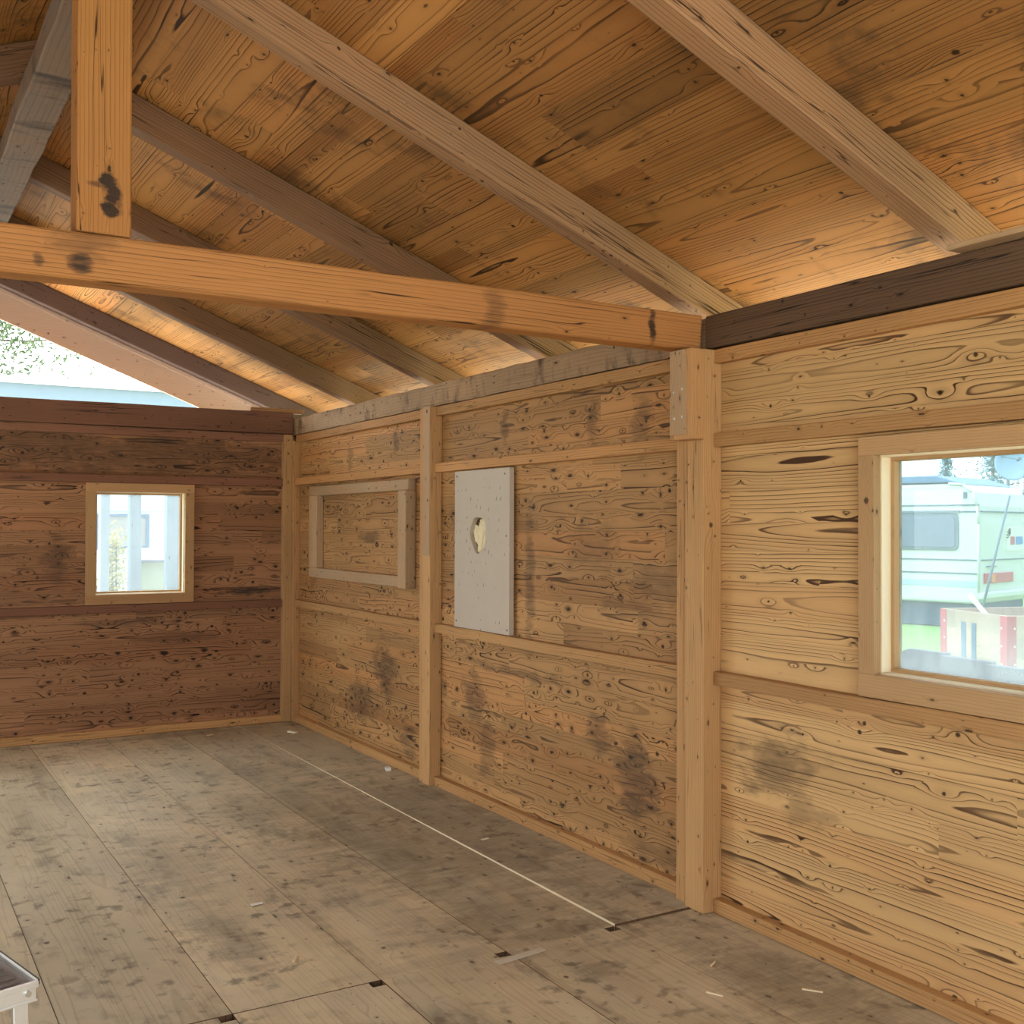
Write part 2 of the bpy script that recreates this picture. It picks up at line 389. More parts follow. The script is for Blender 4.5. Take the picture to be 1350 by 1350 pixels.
W['floor'] = wood('wood_floor_panel', hexlin(200, 183, 149), hexlin(142, 122, 94), F=60, strip=.13, blk=2.6, line=.32, tone=.07, knot=.25, speck=.5, specks=(5., 11.), smax=.014, mott=.45, dirt=.5, red=.1, dsc=(2.0, .9, 1.), blotch=.7,
                  stain_shade_tint=(.115, .092, .068), gray=.45, graycol=(.40, .36, .295), rough=.6, panelvar=.3, bstr=.2,
                  stains_and_shade=[(-.1, -3.6, .35, .4, .4), (-.75, -4.75, .5, .2, .35), (-.45, -3.4, .75, 1.5, .42), (-.25, -6.2, .22, 1.1, .4), (-1.75, -3.3, .2, .7, .3), (-1.2, -5.0, .5, .05, .2), (-.6, -4.98, .3, .08, .45), (-1.2, -.12, .9, .1, .35), (-.95, -2.6, .45, .4, .3), (-1.8, -4.4, .12, .3, .4), (-.9, -1.6, .3, .2, .25), (-.75, -5.4, .12, .1, .4)], plane='xy')  # band along the back wall paints in its shade; right-hand panels darker
W['grey_post'] = wood('wood_weathered_post', hexlin(140, 148, 158), hexlin(84, 88, 96), F=60, line=.7, knot=.3, speck=.3, mott=.5, gray=.3, graycol=(.3, .32, .35), red=0)
W['crate'] = wood('wood_crate', hexlin(186, 160, 138), hexlin(140, 114, 94), F=90, strip=.2, line=.35, speck=.4, red=.1)
MAT_WHITEHARD = None

def panel_board():
    s = NT('painted_grey_board')
    p = s.pos(); px, py, pz = s.sep(p)
    c = hexlin(188, 175, 157)
    n = s.noise(p, 6., 4., .6)
    col = s.hsv((*c, 1.), s.add(.92, s.mul(n, .16)))
    # chips and dirt specks, elongated up and down, denser round the hole
    v = s.N('ShaderNodeTexVoronoi', voronoi_dimensions='2D', feature='F1')
    q = s.vec(s.add(s.mul(py, 40.), s.mul(pz, 8.)), s.mul(pz, 16.)); s.put(v.inputs['Vector'], q); v.inputs['Scale'].default_value = 1.0
    cc = s.sep(v.outputs['Color'])
    d = s.M('SQRT', s.add(s.M('POWER', s.sub(py, -3.12), 2.), s.M('POWER', s.mul(s.sub(pz, 1.52), .8), 2.)))
    near = s.add(.05, s.mul(s.sub(1.0, s.sm(d, .1, .4)), .5))
    f = s.mul(s.sub(1.0, s.sm(v.outputs['Distance'], s.mul(cc[0], .10), s.mul(cc[0], .3))), s.M('LESS_THAN', cc[1], near))
    col = s.mix(s.mul(f, .75), col, hexlin(96, 84, 74))
    return s.bsdf(col, .45, spec=.4, bump=n, bstr=.05)
M_BOARD = panel_board()
M_STEEL = plain('screw_steel', (.6, .58, .54), .35, 1.0)
M_ALU = plain('aluminium', (.78, .79, .8), .32, .85, var=.06, scale=30.)
M_TREAD = plain('ladder_tread_grey', hexlin(118, 108, 104), .5, .3, var=.2, scale=60.)
M_BLACK = plain('black_plastic', (.02, .02, .02), .4)
M_ROOFOUT = plain('roof_felt', (.08, .08, .085), .85, var=.2)
M_CARAVAN = plain('caravan_white', hexlin(206, 208, 204), .35, var=.03, scale=1.5)
M_CGREY = plain('caravan_grey_band', hexlin(168, 186, 200), .4)
M_CBLUE = plain('caravan_roof_blue', hexlin(92, 124, 160), .5, var=.15, scale=12.)
M_CRUB = plain('caravan_rubber_trim', hexlin(96, 112, 124), .5)
M_CDARK = plain('caravan_underside_dark', hexlin(52, 74, 100), .7, var=.3, scale=14.)
M_CGLASS = plain('caravan_window_tint', hexlin(106, 116, 134), .12, spec=.6, var=.12, scale=12.)
M_RED = plain('tail_lamp_red', hexlin(190, 50, 60), .3)
M_ORANGE = plain('tail_lamp_orange', hexlin(230, 120, 60), .3)
M_CRATERED = plain('crate_red_bracket', hexlin(190, 70, 76), .6, var=.1)
M_BLUEGREY = plain('blue_grey_paint', hexlin(96, 118, 140), .6)
M_SLAB = plain('dark_grey_slab', hexlin(88, 82, 96), .8, var=.2, scale=9.)
M_WHITE = plain('white_paint', hexlin(226, 226, 222), .5)
M_SIDING = plain('white_siding', hexlin(206, 216, 222), .5, var=.03)
M_FASCIA = plain('pale_blue_fascia', hexlin(100, 116, 130), .5, var=.08, scale=5.)
M_BIN = plain('beige_bin', hexlin(164, 162, 134), .6, var=.06)
M_BINTOP = plain('bin_lid', hexlin(116, 108, 112), .5)
M_WINFRAME = plain('house_window_frame', hexlin(76, 96, 122), .5)
M_BLIND = plain('house_blind', hexlin(150, 138, 132), .7)
M_BARK = plain('bark', hexlin(98, 92, 82), .9, var=.25, scale=20.)
M_LEAF = plain('leaf_green', hexlin(78, 92, 60), .6, var=.25, scale=6.)
M_LEAF2 = plain('leaf_yellow', hexlin(168, 148, 74), .6, var=.2, scale=9.)
M_LEAF3 = plain('needle_blue_green', hexlin(104, 140, 146), .7, var=.25, scale=3.)
M_DISH = plain('dish_grey_blue', hexlin(150, 176, 204), .5)

def grass_mat():
    s = NT('grass_ground')
    p = s.pos(); n = s.noise(p, 1.2, 5., .65); n2 = s.noise(p, 40., 3., .6)
    col = s.mix(n, hexlin(98, 132, 60), hexlin(146, 176, 96))
    col = s.hsv(col, s.add(.75, s.mul(n2, .5)))
    px, py, _ = s.sep(p)
    g = s.sub(1.0, s.sm(s.add(px, s.mul(s.sub(n, .5), 1.5)), 3.4, 4.4))
    gr = s.hsv((*hexlin(214, 208, 194), 1.), s.add(.75, s.mul(n2, .5)))  # unseen ground by the hut, kept pale to bounce daylight under the eaves
    col = s.mix(g, col, gr)
    return s.bsdf(col, .9, spec=.1)
M_GRASS = grass_mat()

def pane_mat(name, dust, tint, low=0.0, z0=1.08):
    """dusty single glazing: glass tinted to dim the bright view outside, a thin film of dust that scatters daylight, streaks near the bottom"""
    s = NT(name)
    p = s.pos(); _, _, pz = s.sep(p)
    fr = s.N('ShaderNodeFresnel'); fr.inputs['IOR'].default_value = 1.45
    tr = s.N('ShaderNodeBsdfTransparent'); tr.inputs[0].default_value = (*tint, 1)  # tint darkens the glass to tone down the daylight outside
    gl = s.N('ShaderNodeBsdfGlossy'); gl.inputs['Roughness'].default_value = .03
    m1 = s.N('ShaderNodeMixShader'); s.put(m1.inputs[0], s.mul(fr.outputs[0], .18))
    s.t.links.new(tr.outputs[0], m1.inputs[1]); s.t.links.new(gl.outputs[0], m1.inputs[2])
    du = s.N('ShaderNodeBsdfTranslucent'); du.inputs[0].default_value = (.85, .88, .9, 1)
    n = s.noise(p, 5., 5., .65)
    px, py, _ = s.sep(p)
    n2 = s.sm(s.noise(s.vec(s.mul(s.add(px, py), 14.), s.mul(pz, 3.)), 1.0, 3.), .45, .75)
    f = s.add(dust * .7, s.mul(n, dust * .6))
    if low: f = s.add(f, s.mul(s.mul(s.sub(1.0, s.sm(s.add(pz, s.mul(n2, .12)), z0, z0 + .34)), low), 1.0))
    m2 = s.N('ShaderNodeMixShader'); s.put(m2.inputs[0], s.M('MINIMUM', f, .9))
    s.t.links.new(m1.outputs[0], m2.inputs[1]); s.t.links.new(du.outputs[0], m2.inputs[2])
    s.t.links.new(m2.outputs[0], s.out.inputs[0])
    return s.m
M_PANE1 = pane_mat('dusty_dimmed_glass_back', .06, (.60, .66, .69))
M_PANE2 = pane_mat('dusty_dimmed_glass_right', .07, (.45, .50, .53), low=.09)

# ------------------------------------------------------------------ dimensions (metres)
BP = .047            # board plane behind the rail faces (right wall x, back wall y)
XL = -4.83           # left wall
YF = -10.15          # front wall
M = .3889            # roof slope
ZD, ZB = 2.773, 2.618   # underside of boarding / rafters at x = 0
XR = -2.405          # ridge
def struct(name, bm, mat, parent=None, bevel=0.0):
    o = mk(name, bm, mat, parent, bevel)
    o['kind'] = 'structure'
    return o

# ------------------------------------------------------------------ floor
bm = newbm(); box(bm, XL - .1, .1, YF - .05, .1, -.26, -.2, 'y')
floor = struct('floor', bm, W['plate'])
seams = [.05, -.44, -.95, -1.46, -1.99, -2.49, -3.01, -3.53, -4.05, -4.57, XL]
YS = -5.055
for i in range(len(seams) - 1):
    b, a = seams[i], seams[i + 1]
    for back in (True, False):
        bm = newbm()
        g = .0015
        dz = .007 if (i == 0 and back) else random.uniform(-.0015, .0015)
        if back: pts = [(a + g, YS + .002), (b - g, YS + .002), (b - g, .05), (a + g, .05)]
        else:
            pts = [(a + g, YF), (b - g, YF), (b - g, YS - .002), (a + g, YS - .002)]
            if i in (1, 2, 3, 4):   # lifting notch at the corner
                w = (0, .055, .05, .05, .05)[i]
                pts = [(a + g, YF), (b - g, YF), (b - g, YS - .045), (b - w, YS - .042), (b - w, YS - .002), (a + g, YS - .002)]
        vts = prism(bm, pts, -.045, dz, 'z', 'y', bid=[.3, .62, .45, .4, .75, .55, .5, .6, .4, .5][i] if back else [.45, .55, .85, .95, .7, .6, .5, .6, .4, .5][i])
        if i == 0 and back:
            for v in vts:
                if v.co.z > -.01 and v.co.y > -1: v.co.z = -.001
        mats = [W['floor'], W['fresh'], W['plate']]
        for f in bm.faces:
            if abs(f.normal.z) < .3: f.material_index = 2
        for f in bm.faces:
            if i == 0 and back and abs(f.normal.x) > .9 and f.calc_center_median().x < -.3: f.material_index = 1
        o = mk('floor_panel', bm, mats, floor)

# ------------------------------------------------------------------ walls
def wall_with_hole(axis, plane0, plane1, a0, a1, z0, z1, hole, mat, name):
    """slab in the plane axis = const; hole = (h0, h1, hz0, hz1) list"""
    bm = newbm()
    cuts = sorted(set([a0, a1] + [h for H in hole for h in H[:2]]))
    for i in range(len(cuts) - 1):
        c0, c1 = cuts[i], cuts[i + 1]
        H = [h for h in hole if h[0] <= c0 + 1e-6 and h[1] >= c1 - 1e-6]
        zs = [(z0, z1)] if not H else [(z0, H[0][2]), (H[0][3], z1)]
        for (q0, q1) in zs:
            if q1 - q0 < 1e-4: continue
            if axis == 'x': box(bm, plane0, plane1, c0, c1, q0, q1, 'y', bid=.37)
            else: box(bm, c0, c1, plane0, plane1, q0, q1, 'x', bid=.61)
    return struct(name, bm, mat)
W1 = (-1.535, -.875, 1.078, 1.857)      # back window (x0,x1,z0,z1)
W2 = (-6.645, -5.978, 1.085, 1.857)     # right window (y0,y1,z0,z1)
# hole through the right wall behind the grey board
wr = empty('wall_right', (BP, -5, 0)); wr['kind'] = 'structure'
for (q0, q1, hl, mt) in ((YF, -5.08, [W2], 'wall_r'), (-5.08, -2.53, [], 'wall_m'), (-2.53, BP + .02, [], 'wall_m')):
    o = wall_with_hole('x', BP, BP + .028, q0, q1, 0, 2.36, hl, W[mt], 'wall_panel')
    o.parent = wr; o.location -= wr.location; del o['kind']
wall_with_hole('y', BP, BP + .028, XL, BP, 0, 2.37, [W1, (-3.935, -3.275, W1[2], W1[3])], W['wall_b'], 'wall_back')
# left wall: low boarding, unseen openings added to let daylight in, boarding above
wall_with_hole('x', XL - .03, XL, YF, BP + .02, 0, 2.36, [(-2.6, -.35, 1.0, 1.94), (-4.2, -3.5, 1.08, 1.86), (-9.3, -7.8, 1.0, 1.94), (-6.7, -6.0, 1.08, 1.86)], W['wall_r'], 'wall_left')
# front wall with a wide doorway added out of view to let daylight in
wall_with_hole('y', YF - .03, YF, XL, BP, 0, 2.36, [(-4.4, -1.3, 0.0, 2.2)], W['wall_b'], 'wall_front')

# ------------------------------------------------------------------ rails and posts of the right wall
def rail(name, x0, x1, y0, y1, z0, z1, grain, mat, label, cat='rail', group=None, bevel=.004, sag=0.0):
    bm = newbm(); box(bm, x0, x1, y0, y1, z0, z1, grain, n=24 if sag else 1)
    if sag: jitter(bm, sag, 2.2, seed=y0 + z0, axes=(1, 1, 1))
    o = mk(name, bm, mat, None, bevel)
    tag(o, label, cat, group)
    return o
BAY = {'L': (-2.41, -.045), 'M': (-4.94, -2.575), 'R': (-7.5, -5.14)}
where = {'L': 'in the right wall bay with the empty wooden frame', 'M': 'in the middle bay with the grey board', 'R': 'in the right wall bay with the caravan window'}
for k, (y0, y1) in BAY.items():
    rail('sill_rail', 0, BP, y0, y1, 0.002, .06, 'y', W['rail'], 'floor level wooden rail ' + where[k], sag=.002)
    rail('middle_rail', 0, BP, y0, y1, .945, 1.0, 'y', W['rail'], 'waist high wooden rail ' + where[k], sag=.004)
    rail('upper_rail', 0, BP, y0, y1, 1.937, 1.993, 'y', W['rail'], 'head high wooden rail ' + where[k], sag=.002)
    rail('top_rail', 0.004, BP, y0, y1, 2.287, 2.345, 'y', W['rail'], 'topmost thin rail ' + where[k], sag=.002)

def post(name, label, parts, screws=None):
    r = empty(name, ((parts[0][1] + parts[0][2]) / 2, (parts[0][3] + parts[0][4]) / 2, 0), label, 'post')
    for (pn, x0, x1, y0, y1, z0, z1, mat) in parts:
        bm = newbm(); box(bm, x0, x1, y0, y1, z0, z1, 'z', n=14); jitter(bm, .0022, 3.1, seed=x0 * 9 + y0)
        mk(pn, bm, W[mat], r, .005)
    return r
main = post('wall_post', 'thick right wall post with screwed corbel block at its top, under the tie beam end',
     [('post_core', -.054, BP, -5.141, -5.022, .002, 2.345, 'post'),
      ('post_stile', -.03, BP, -5.022, -4.938, .002, 2.345, 'post'),
      ('corbel_block', -.124, -.054, -5.150, -5.010, 1.965, 2.342, 'post')])
corb = [c for c in main.children if c.name.startswith('corbel')][0]
bm = newbm(); box(bm, -.128, -.1235, -5.118, -5.012, 1.985, 2.341, 'z'); jitter(bm, .001, 4, 2)
o = mk('cover_board', bm, W['frame'], corb, .002)
for (yy, zz) in ((-5.04, 2.165), (-5.095, 2.175), (-5.045, 2.055), (-5.095, 2.06)):
    bm = newbm(); tube(bm, (-.131, yy, zz), (-.127, yy, zz), .0055, seg=10); mk('screw', bm, M_STEEL, corb)
post('wall_post', 'wooden post on right wall between the empty frame and the grey board',
     [('post_core', -.034, BP, -2.580, -2.478, .002, 2.347, 'post'),
      ('post_stile', -.02, BP, -2.478, -2.405, .002, 2.347, 'post')])
mid = [o for o in COL.objects if o.name.startswith('wall_post')][-1]
bm = newbm(); box(bm, -.0385, -.033, -2.578, -2.482, 1.42, 2.345, 'z'); mk('face_strip', bm, W['frame'], mid, .0015)['label'] = 'greyed face strip'
post('wall_post', 'wooden post on right wall beyond the caravan window, outside the frame edge',
     [('post_core', -.034, BP, -7.615, -7.502, .002, 2.347, 'post')])
post('corner_post', 'wooden corner post where the back wall meets the right wall',
     [('post_core', -.086, -.012, -.02, BP, .002, 2.352, 'post'),
      ('post_stile', -.012, BP, -.042, BP, .002, 2.30, 'post')])

# wall plates: a dark planed one in front, a hewn grey one behind
bm = newbm(); box(bm, 0, .13, YF, -5.088, 2.352, 2.492, 'y', n=30); jitter(bm, .003, 1.6, 3)
tag(mk('wall_plate', bm, W['plate'], None, .006), 'dark brown planed wall plate beam above the caravan window, right of the tie beam', 'beam')
bm = newbm()
uvl = bm.loops.layers.uv.active; bl = bm.faces.layers.float['bid']
ny, nz = 150, 8
y0, y1, z0, z1 = -5.084, .10, 2.352, 2.488
G = []
for i in range(ny + 1):
    row = []
    for j in range(nz + 1):
        y = y0 + (y1 - y0) * i / ny; z = z0 + (z1 - z0) * j / nz
        c = mnoise.noise(Vector((y * 4.2, z * 5.0, .7))); n = mnoise.noise(Vector((y * 11, z * 5 + y * 2., 2.))); n3 = mnoise.noise(Vector((y * 27, z * 9, 5.)))
        x = .010 + .012 * c + .013 * n + .004 * n3
        if j == nz: z += .006 * mnoise.noise(Vector((y * 5, 7., 1.))); x += .006
        if j == 0: z += .004 * mnoise.noise(Vector((y * 4, 3., 1.))); x += .003
        row.append(bm.verts.new((x, y, z)))
    G.append(row)
for i in range(ny):
    for j in range(nz):
        f = bm.faces.new((G[i][j], G[i + 1][j], G[i + 1][j + 1], G[i][j + 1])); f[bl] = .4
        for l in f.loops: l[uvl].uv = (l.vert.co.y, l.vert.co.z)
B = [[bm.verts.new((.13, y0 + (y1 - y0) * i / ny, z)) for z in (z0, z1)] for i in range(ny + 1)]
for i in range(ny):
    for q in ((G[i][nz], G[i + 1][nz], B[i + 1][1], B[i][1]), (B[i][0], B[i + 1][0], G[i + 1][0], G[i][0]), (B[i][1], B[i + 1][1], B[i + 1][0], B[i][0])):
        f = bm.faces.new(q); f[bl] = .4
        for l in f.loops: l[uvl].uv = (l.vert.co.y, l.vert.co.x + l.vert.co.z)
for e in (0, ny):
    f = bm.faces.new([G[e][j] for j in range(nz + 1)] + [B[e][1], B[e][0]]); f[bl] = .4
    for l in f.loops: l[uvl].uv = (l.vert.co.x, l.vert.co.z)
bmesh.ops.recalc_face_normals(bm, faces=bm.faces)
tag(mk('wall_plate', bm, W['hewn']), 'rough hewn greyish wall plate beam on top of right wall, behind the tie beam', 'beam')
bm = newbm(); box(bm, .27, .38, YF, .62, 2.36, 2.468, 'y')
tag(mk('eave_beam', bm, W['rafter'], None, .006), 'outer eave beam carrying the rafter feet outside the right wall plate', 'beam')
bm = newbm(); box(bm, XL - .14, XL, YF, .62, 2.352, 2.492, 'y'); 
tag(mk('wall_plate', bm, W['plate'], None, .006), 'wall plate beam on top of left wall over its added openings', 'beam')
bm = newbm(); box(bm, XL - .38, XL - .27, YF, .62, 2.36, 2.468, 'y')
tag(mk('eave_beam', bm, W['rafter'], None, .006), 'outer eave beam carrying the rafter feet outside the left wall plate', 'beam')
bm = newbm(); box(bm, -.062, .06, YF, -6.325, 2.4935, 2.512, 'y', n=10); jitter(bm, .002, 2, 5)
tag(mk('loose_batten', bm, W['frame'], None, .003), 'thin loose batten lying on top of the dark wall plate', 'batten')

# back wall timbers
def brail(name, z0, z1, mat, label, x1=-.088, yy=(0, BP), sag=.002, x0=XL):
    bm = newbm(); box(bm, x0, x1, yy[0], yy[1], z0, z1, 'x', n=30); jitter(bm, sag, 1.9, seed=z0)
    tag(mk(name, bm, W[mat], None, .004), label, 'rail')
brail('sill_rail', .002, .06, 'rail', 'low floor level wooden rail along the back wall')
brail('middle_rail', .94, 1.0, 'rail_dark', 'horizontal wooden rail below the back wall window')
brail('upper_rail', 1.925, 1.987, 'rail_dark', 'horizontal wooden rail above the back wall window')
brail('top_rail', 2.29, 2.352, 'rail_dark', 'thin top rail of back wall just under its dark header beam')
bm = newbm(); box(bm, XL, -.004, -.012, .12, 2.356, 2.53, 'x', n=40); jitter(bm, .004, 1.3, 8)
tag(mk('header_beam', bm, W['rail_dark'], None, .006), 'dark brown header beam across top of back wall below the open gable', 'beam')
bm = newbm(); box(bm, -.36, .1, .01, .10, 2.532, 2.565, 'x', n=8); jitter(bm, .003, 2.3, 8)
tag(mk('filler_block', bm, W['rafter'], None, .004), 'small tapered timber filler on header beam in the back right corner', 'timber')

# left wall posts (side with the added openings) and rail
for (yy, lab) in ((-5.14, 'wooden post of left wall between its added openings'), (-.2, 'wooden post of left wall nearest the back corner')):
    bm = newbm(); box(bm, XL, XL + .1, yy - .06, yy + .06, .002, 2.345, 'z', n=10)
    tag(mk('wall_post', bm, W['post'], None, .005), lab, 'post')

# ------------------------------------------------------------------ windows
def frame_rect(axis, d0, d1, a0, a1, z0, z1, w, name, mat, parent, bev=.002, wt=None, wb=None, wl=None, wr=None):
    """four bars round a rectangle in the plane axis = const, as one frame mesh"""
    bm = newbm()
    wt = wt or w; wb = wb or w; wl = wl or w; wr = wr or w
    def bx(p0, p1, q0, q1, g):
        if axis == 'x': box(bm, d0, d1, p0, p1, q0, q1, 'y' if g == 'h' else 'z')
        else: box(bm, p0, p1, d0, d1, q0, q1, 'x' if g == 'h' else 'z')
    bx(a0, a1, z1 - wt, z1, 'h'); bx(a0, a1, z0, z0 + wb, 'h')
    bx(a0, a0 + wl, z0 + wb, z1 - wt, 'v'); bx(a1 - wr, a1, z0 + wb, z1 - wt, 'v')
    return mk(name, bm, mat, parent, bev)
def window(name, axis, a0, a1, z0, z1, pane, label):
    r = empty(name, (((a0 + a1) / 2, BP, z0) if axis == 'y' else (BP, (a0 + a1) / 2, z0)))
    r['kind'] = 'structure'; r['label'] = label; r['category'] = 'window'
    frame_rect(axis, .0005, BP, a0 - .07, a1 + .07, 1.0035, 1.923, .07, 'casing', W['case'], r, wt=1.923 - z1, wb=z0 - 1.0035)
    frame_rect(axis, BP - .012, .135, a0 - .012, a1 + .012, z0 - .012, z1 + .012, .018, 'reveal', W['fresh'], r)
    frame_rect(axis, .082, .125, a0 + .002, a1 - .002, z0 + .002, z1 - .002, .018, 'sash', W['case'], r)
    bm = newbm()
    if axis == 'x': box(bm, .108, .112, a0 + .012, a1 - .012, z0 + .012, z1 - .012, 'y')
    else: box(bm, a0 + .012, a1 - .012, .108, .112, z0 + .012, z1 - .012, 'x')
    mk('pane', bm, pane, r)
    return r
window('window_1', 'y', W1[0], W1[1], W1[2], W1[3], M_PANE1, 'small square window in the back wall')
window('window_2', 'x', W2[0], W2[1], W2[2], W2[3], M_PANE2, 'dusty window in right wall looking onto the caravan')

# ------------------------------------------------------------------ empty wooden frame and grey board on the right wall
t = empty('hatch_surround', (BP, -1.33, 1.2), 'empty greyish rectangular wooden frame fixed flat on right wall near the back corner', 'frame')
xf0, xf1 = -.012, BP - .001
FY0, FY1, FZ0, FZ1 = -2.215, -.40, 1.20, 1.912
w = .075
def bar(pts, grain, nm='frame_bar', lab=None):
    bm = newbm(); prism(bm, pts, xf0, xf1, 'x', grain); o = mk(nm, bm, W['frame'], t, .006)
    if lab: o['label'] = lab
bar([(FY0, FZ1), (FY1, FZ1), (FY1, FZ1 - w), (FY0, FZ1 - w)], 'y')
bar([(FY0 + .12, FZ0), (FY1, FZ0), (FY1, FZ0 + w), (FY0 + .12, FZ0 + w)], 'y')
bar([(FY1 - .17, FZ0 + w), (FY1, FZ0 + w), (FY1, FZ1 - w), (FY1 - .17, FZ1 - w)], 'z')
bm = newbm(); box(bm, -.03, BP - .001, FY0, FY0 + .12, FZ0 - .005, FZ1 - w, 'z'); mk('frame_bar', bm, W['frame'], t, .006)

t = empty('grey_board', (.03, -3.15, 1.01), 'tall grey painted board with an oval hole, leaning flat on right wall between the posts', 'board')
# board outline with an oval hole: ring of quads
bm = newbm()
uvl = bm.loops.layers.uv.active
Y0, Y1, Z0, Z1 = -3.472, -2.832, 1.004, 1.928
cy, cz = -3.118, 1.557
NH = 40
def hole_pt(a):
    r = 1 + .06 * math.sin(3 * a + .6) + .04 * math.sin(5 * a + 2)
    return (cy + .092 * r * math.cos(a), cz + .105 * r * math.sin(a))
def rect_pt(a):
    c, s_ = math.cos(a), math.sin(a)
    k = 1e9
    if c > 1e-9: k = min(k, (Y1 - cy) / c)
    if c < -1e-9: k = min(k, (Y0 - cy) / c)
    if s_ > 1e-9: k = min(k, (Z1 - cz) / s_)
    if s_ < -1e-9: k = min(k, (Z0 - cz) / s_)
    return (cy + k * c, cz + k * s_)
angs = sorted([2 * PI * i / NH for i in range(NH)] + [math.atan2(z - cz, y - cy) % (2 * PI) for y in (Y0, Y1) for z in (Z0, Z1)])
for i, a in enumerate(angs):
    b = angs[(i + 1) % len(angs)]
    h0, h1, r0, r1 = hole_pt(a), hole_pt(b), rect_pt(a), rect_pt(b)
    for x, fl in ((.005, 0), (.034, 1)):
        vv = [bm.verts.new((x, *p)) for p in (h0, r0, r1, h1)]
        bm.faces.new(vv if fl else vv[::-1])
    for p, q in ((h0, h1), (r1, r0)):
        bm.faces.new([bm.verts.new(c) for c in ((.005, *p), (.005, *q), (.034, *q), (.034, *p))])
bmesh.ops.remove_doubles(bm, verts=bm.verts, dist=1e-5); bmesh.ops.recalc_face_normals(bm, faces=bm.faces)
mk('board_sheet', bm, M_BOARD, t)
# torn insulation seen in the hole
bm = newbm()
for k in range(26):
    a = random.uniform(0, 2 * PI); r = random.uniform(0, .075)
    y = cy + r * math.cos(a); z = cz + r * math.sin(a) * 1.1
    ln = random.uniform(.03, .06)
    d = Vector((random.uniform(-.06, .06), random.uniform(-.5, .5), random.uniform(-1, 1))).normalized() * ln
    c = Vector((.031 + random.uniform(-.003, .003), y, z)); wv = d.cross(Vector((1, .2, 0))).normalized() * .014
    bm.faces.new([bm.verts.new(p) for p in (c - d - wv, c - d * .8 + wv, c + d + wv * .4, c + d * .6 - wv)])
prism(bm, [(cy - .09, cz - .1), (cy + .05, cz - .1), (cy + .066, cz + .02), (cy + .03, cz + .085), (cy - .09, cz + .1)], .0365, .040, 'x', 'y')
mk('torn_lining', bm, plain('torn_pale_lining', hexlin(236, 224, 186), .8, var=.2, scale=30.), t)['label'] = 'torn pale yellow lining inside the hole'
for (yy, zz) in ((-3.45, 1.03), (-2.855, 1.04), (-2.86, 1.90), (-3.44, 1.55), (-3.42, 1.895)):
    bm = newbm(); tube(bm, (.0025, yy, zz), (.006, yy, zz), .006, seg=8); mk('screw', bm, M_CRUB, t)

# ------------------------------------------------------------------ roof timbers
bm = newbm(); box(bm, XL, -.004, -5.08, -4.955, 2.352, 2.499, 'x', n=60); jitter(bm, .006, 1.1, 2, axes=(.2, 1, 1))
for v in bm.verts:   # waney lower edge
    if v.co.z < 2.4 and v.co.y < -5.0: v.co.y += .012 + .012 * mnoise.noise(Vector((v.co.x * 2.5, 3, 1)))
tag(mk('tie_beam', bm, W['beam'], None, .012, 3), 'orange brown horizontal tie beam spanning the hut from the right wall post, below the rafters', 'beam')
bm = newbm(); box(bm, -2.496, -2.333, -5.075, -4.955, 2.501, 3.385, 'z', n=16); jitter(bm, .003, 2.2, 5)
tag(mk('king_post', bm, W['king'], None, .008, 2), 'upright square king post with a big dark knot standing on the tie beam', 'post')
# ridge purlin, hewn
bm = newbm(); box(bm, -2.482, -2.318, -10.4, .66, 3.392, 3.500, 'y', n=140)
for v in bm.verts:
    c = mnoise.noise(Vector((v.co.y * 3.5, v.co.x * 5, v.co.z * 5)))
    v.co += Vector((.006 * c, 0, .008 * mnoise.noise(Vector((v.co.y * 5.5, v.co.x * 4, 3.)))))
tag(mk('ridge_purlin', bm, W['purlin'], None, .008, 2), 'rough grey hewn ridge purlin running under the roof peak behind the king post', 'beam')

def rafter_mesh(side, h=ZD - ZB, w=.1, mat='rafter', xe=.62):
    """one rafter from ridge to eave, its front face at y = 0"""
    bm = newbm()
    uvl = bm.loops.layers.uv.active; bl = bm.faces.layers.float['bid']
    n = 30; bid = nbid(); R = []
    L = (xe - XR)
    for k in range(n + 1):
        x = XR + L * k / n
        wob = .0035
        zb = ZB - M * x; zt = ZD - .001 - M * x
        row = []
        for (yy, zz, c) in ((0, zb, 0), (w, zb, 1), (w, zt, 2), (0, zt, 3)):
            nn = mnoise.noise_vector(Vector((x * 1.7, yy * 20 + side * 7, c * 3.1)))
            dz = nn.z * wob if c < 2 else 0
            row.append(bm.verts.new((x if side > 0 else 2 * XR - x, yy + nn.y * wob, zz + dz)))
        R.append(row)
    cs = math.hypot(1, M)
    vv = [0, w, w + h, 2 * w + h, 2 * w + 2 * h]
    fs = []
    for k in range(n):
        for i in range(4):
            j = (i + 1) % 4
            f = bm.faces.new((R[k][i], R[k][j], R[k + 1][j], R[k + 1][i])); f[bl] = bid; fs.append(f)
            u0 = L * k / n * cs; u1 = L * (k + 1) / n * cs
            for l, q in zip(f.loops, ((u0, vv[i]), (u0, vv[i + 1]), (u1, vv[i + 1]), (u1, vv[i]))): l[uvl].uv = q
    for e in (0, n):
        f = bm.faces.new(R[e]); f[bl] = bid; fs.append(f)
        for l in f.loops: l[uvl].uv = (l.vert.co.y, l.vert.co.z)
    bmesh.ops.recalc_face_normals(bm, faces=fs)
    return bm
YR = [-7.6, -6.243, -4.89, -3.535, -2.18, -.83, .56]
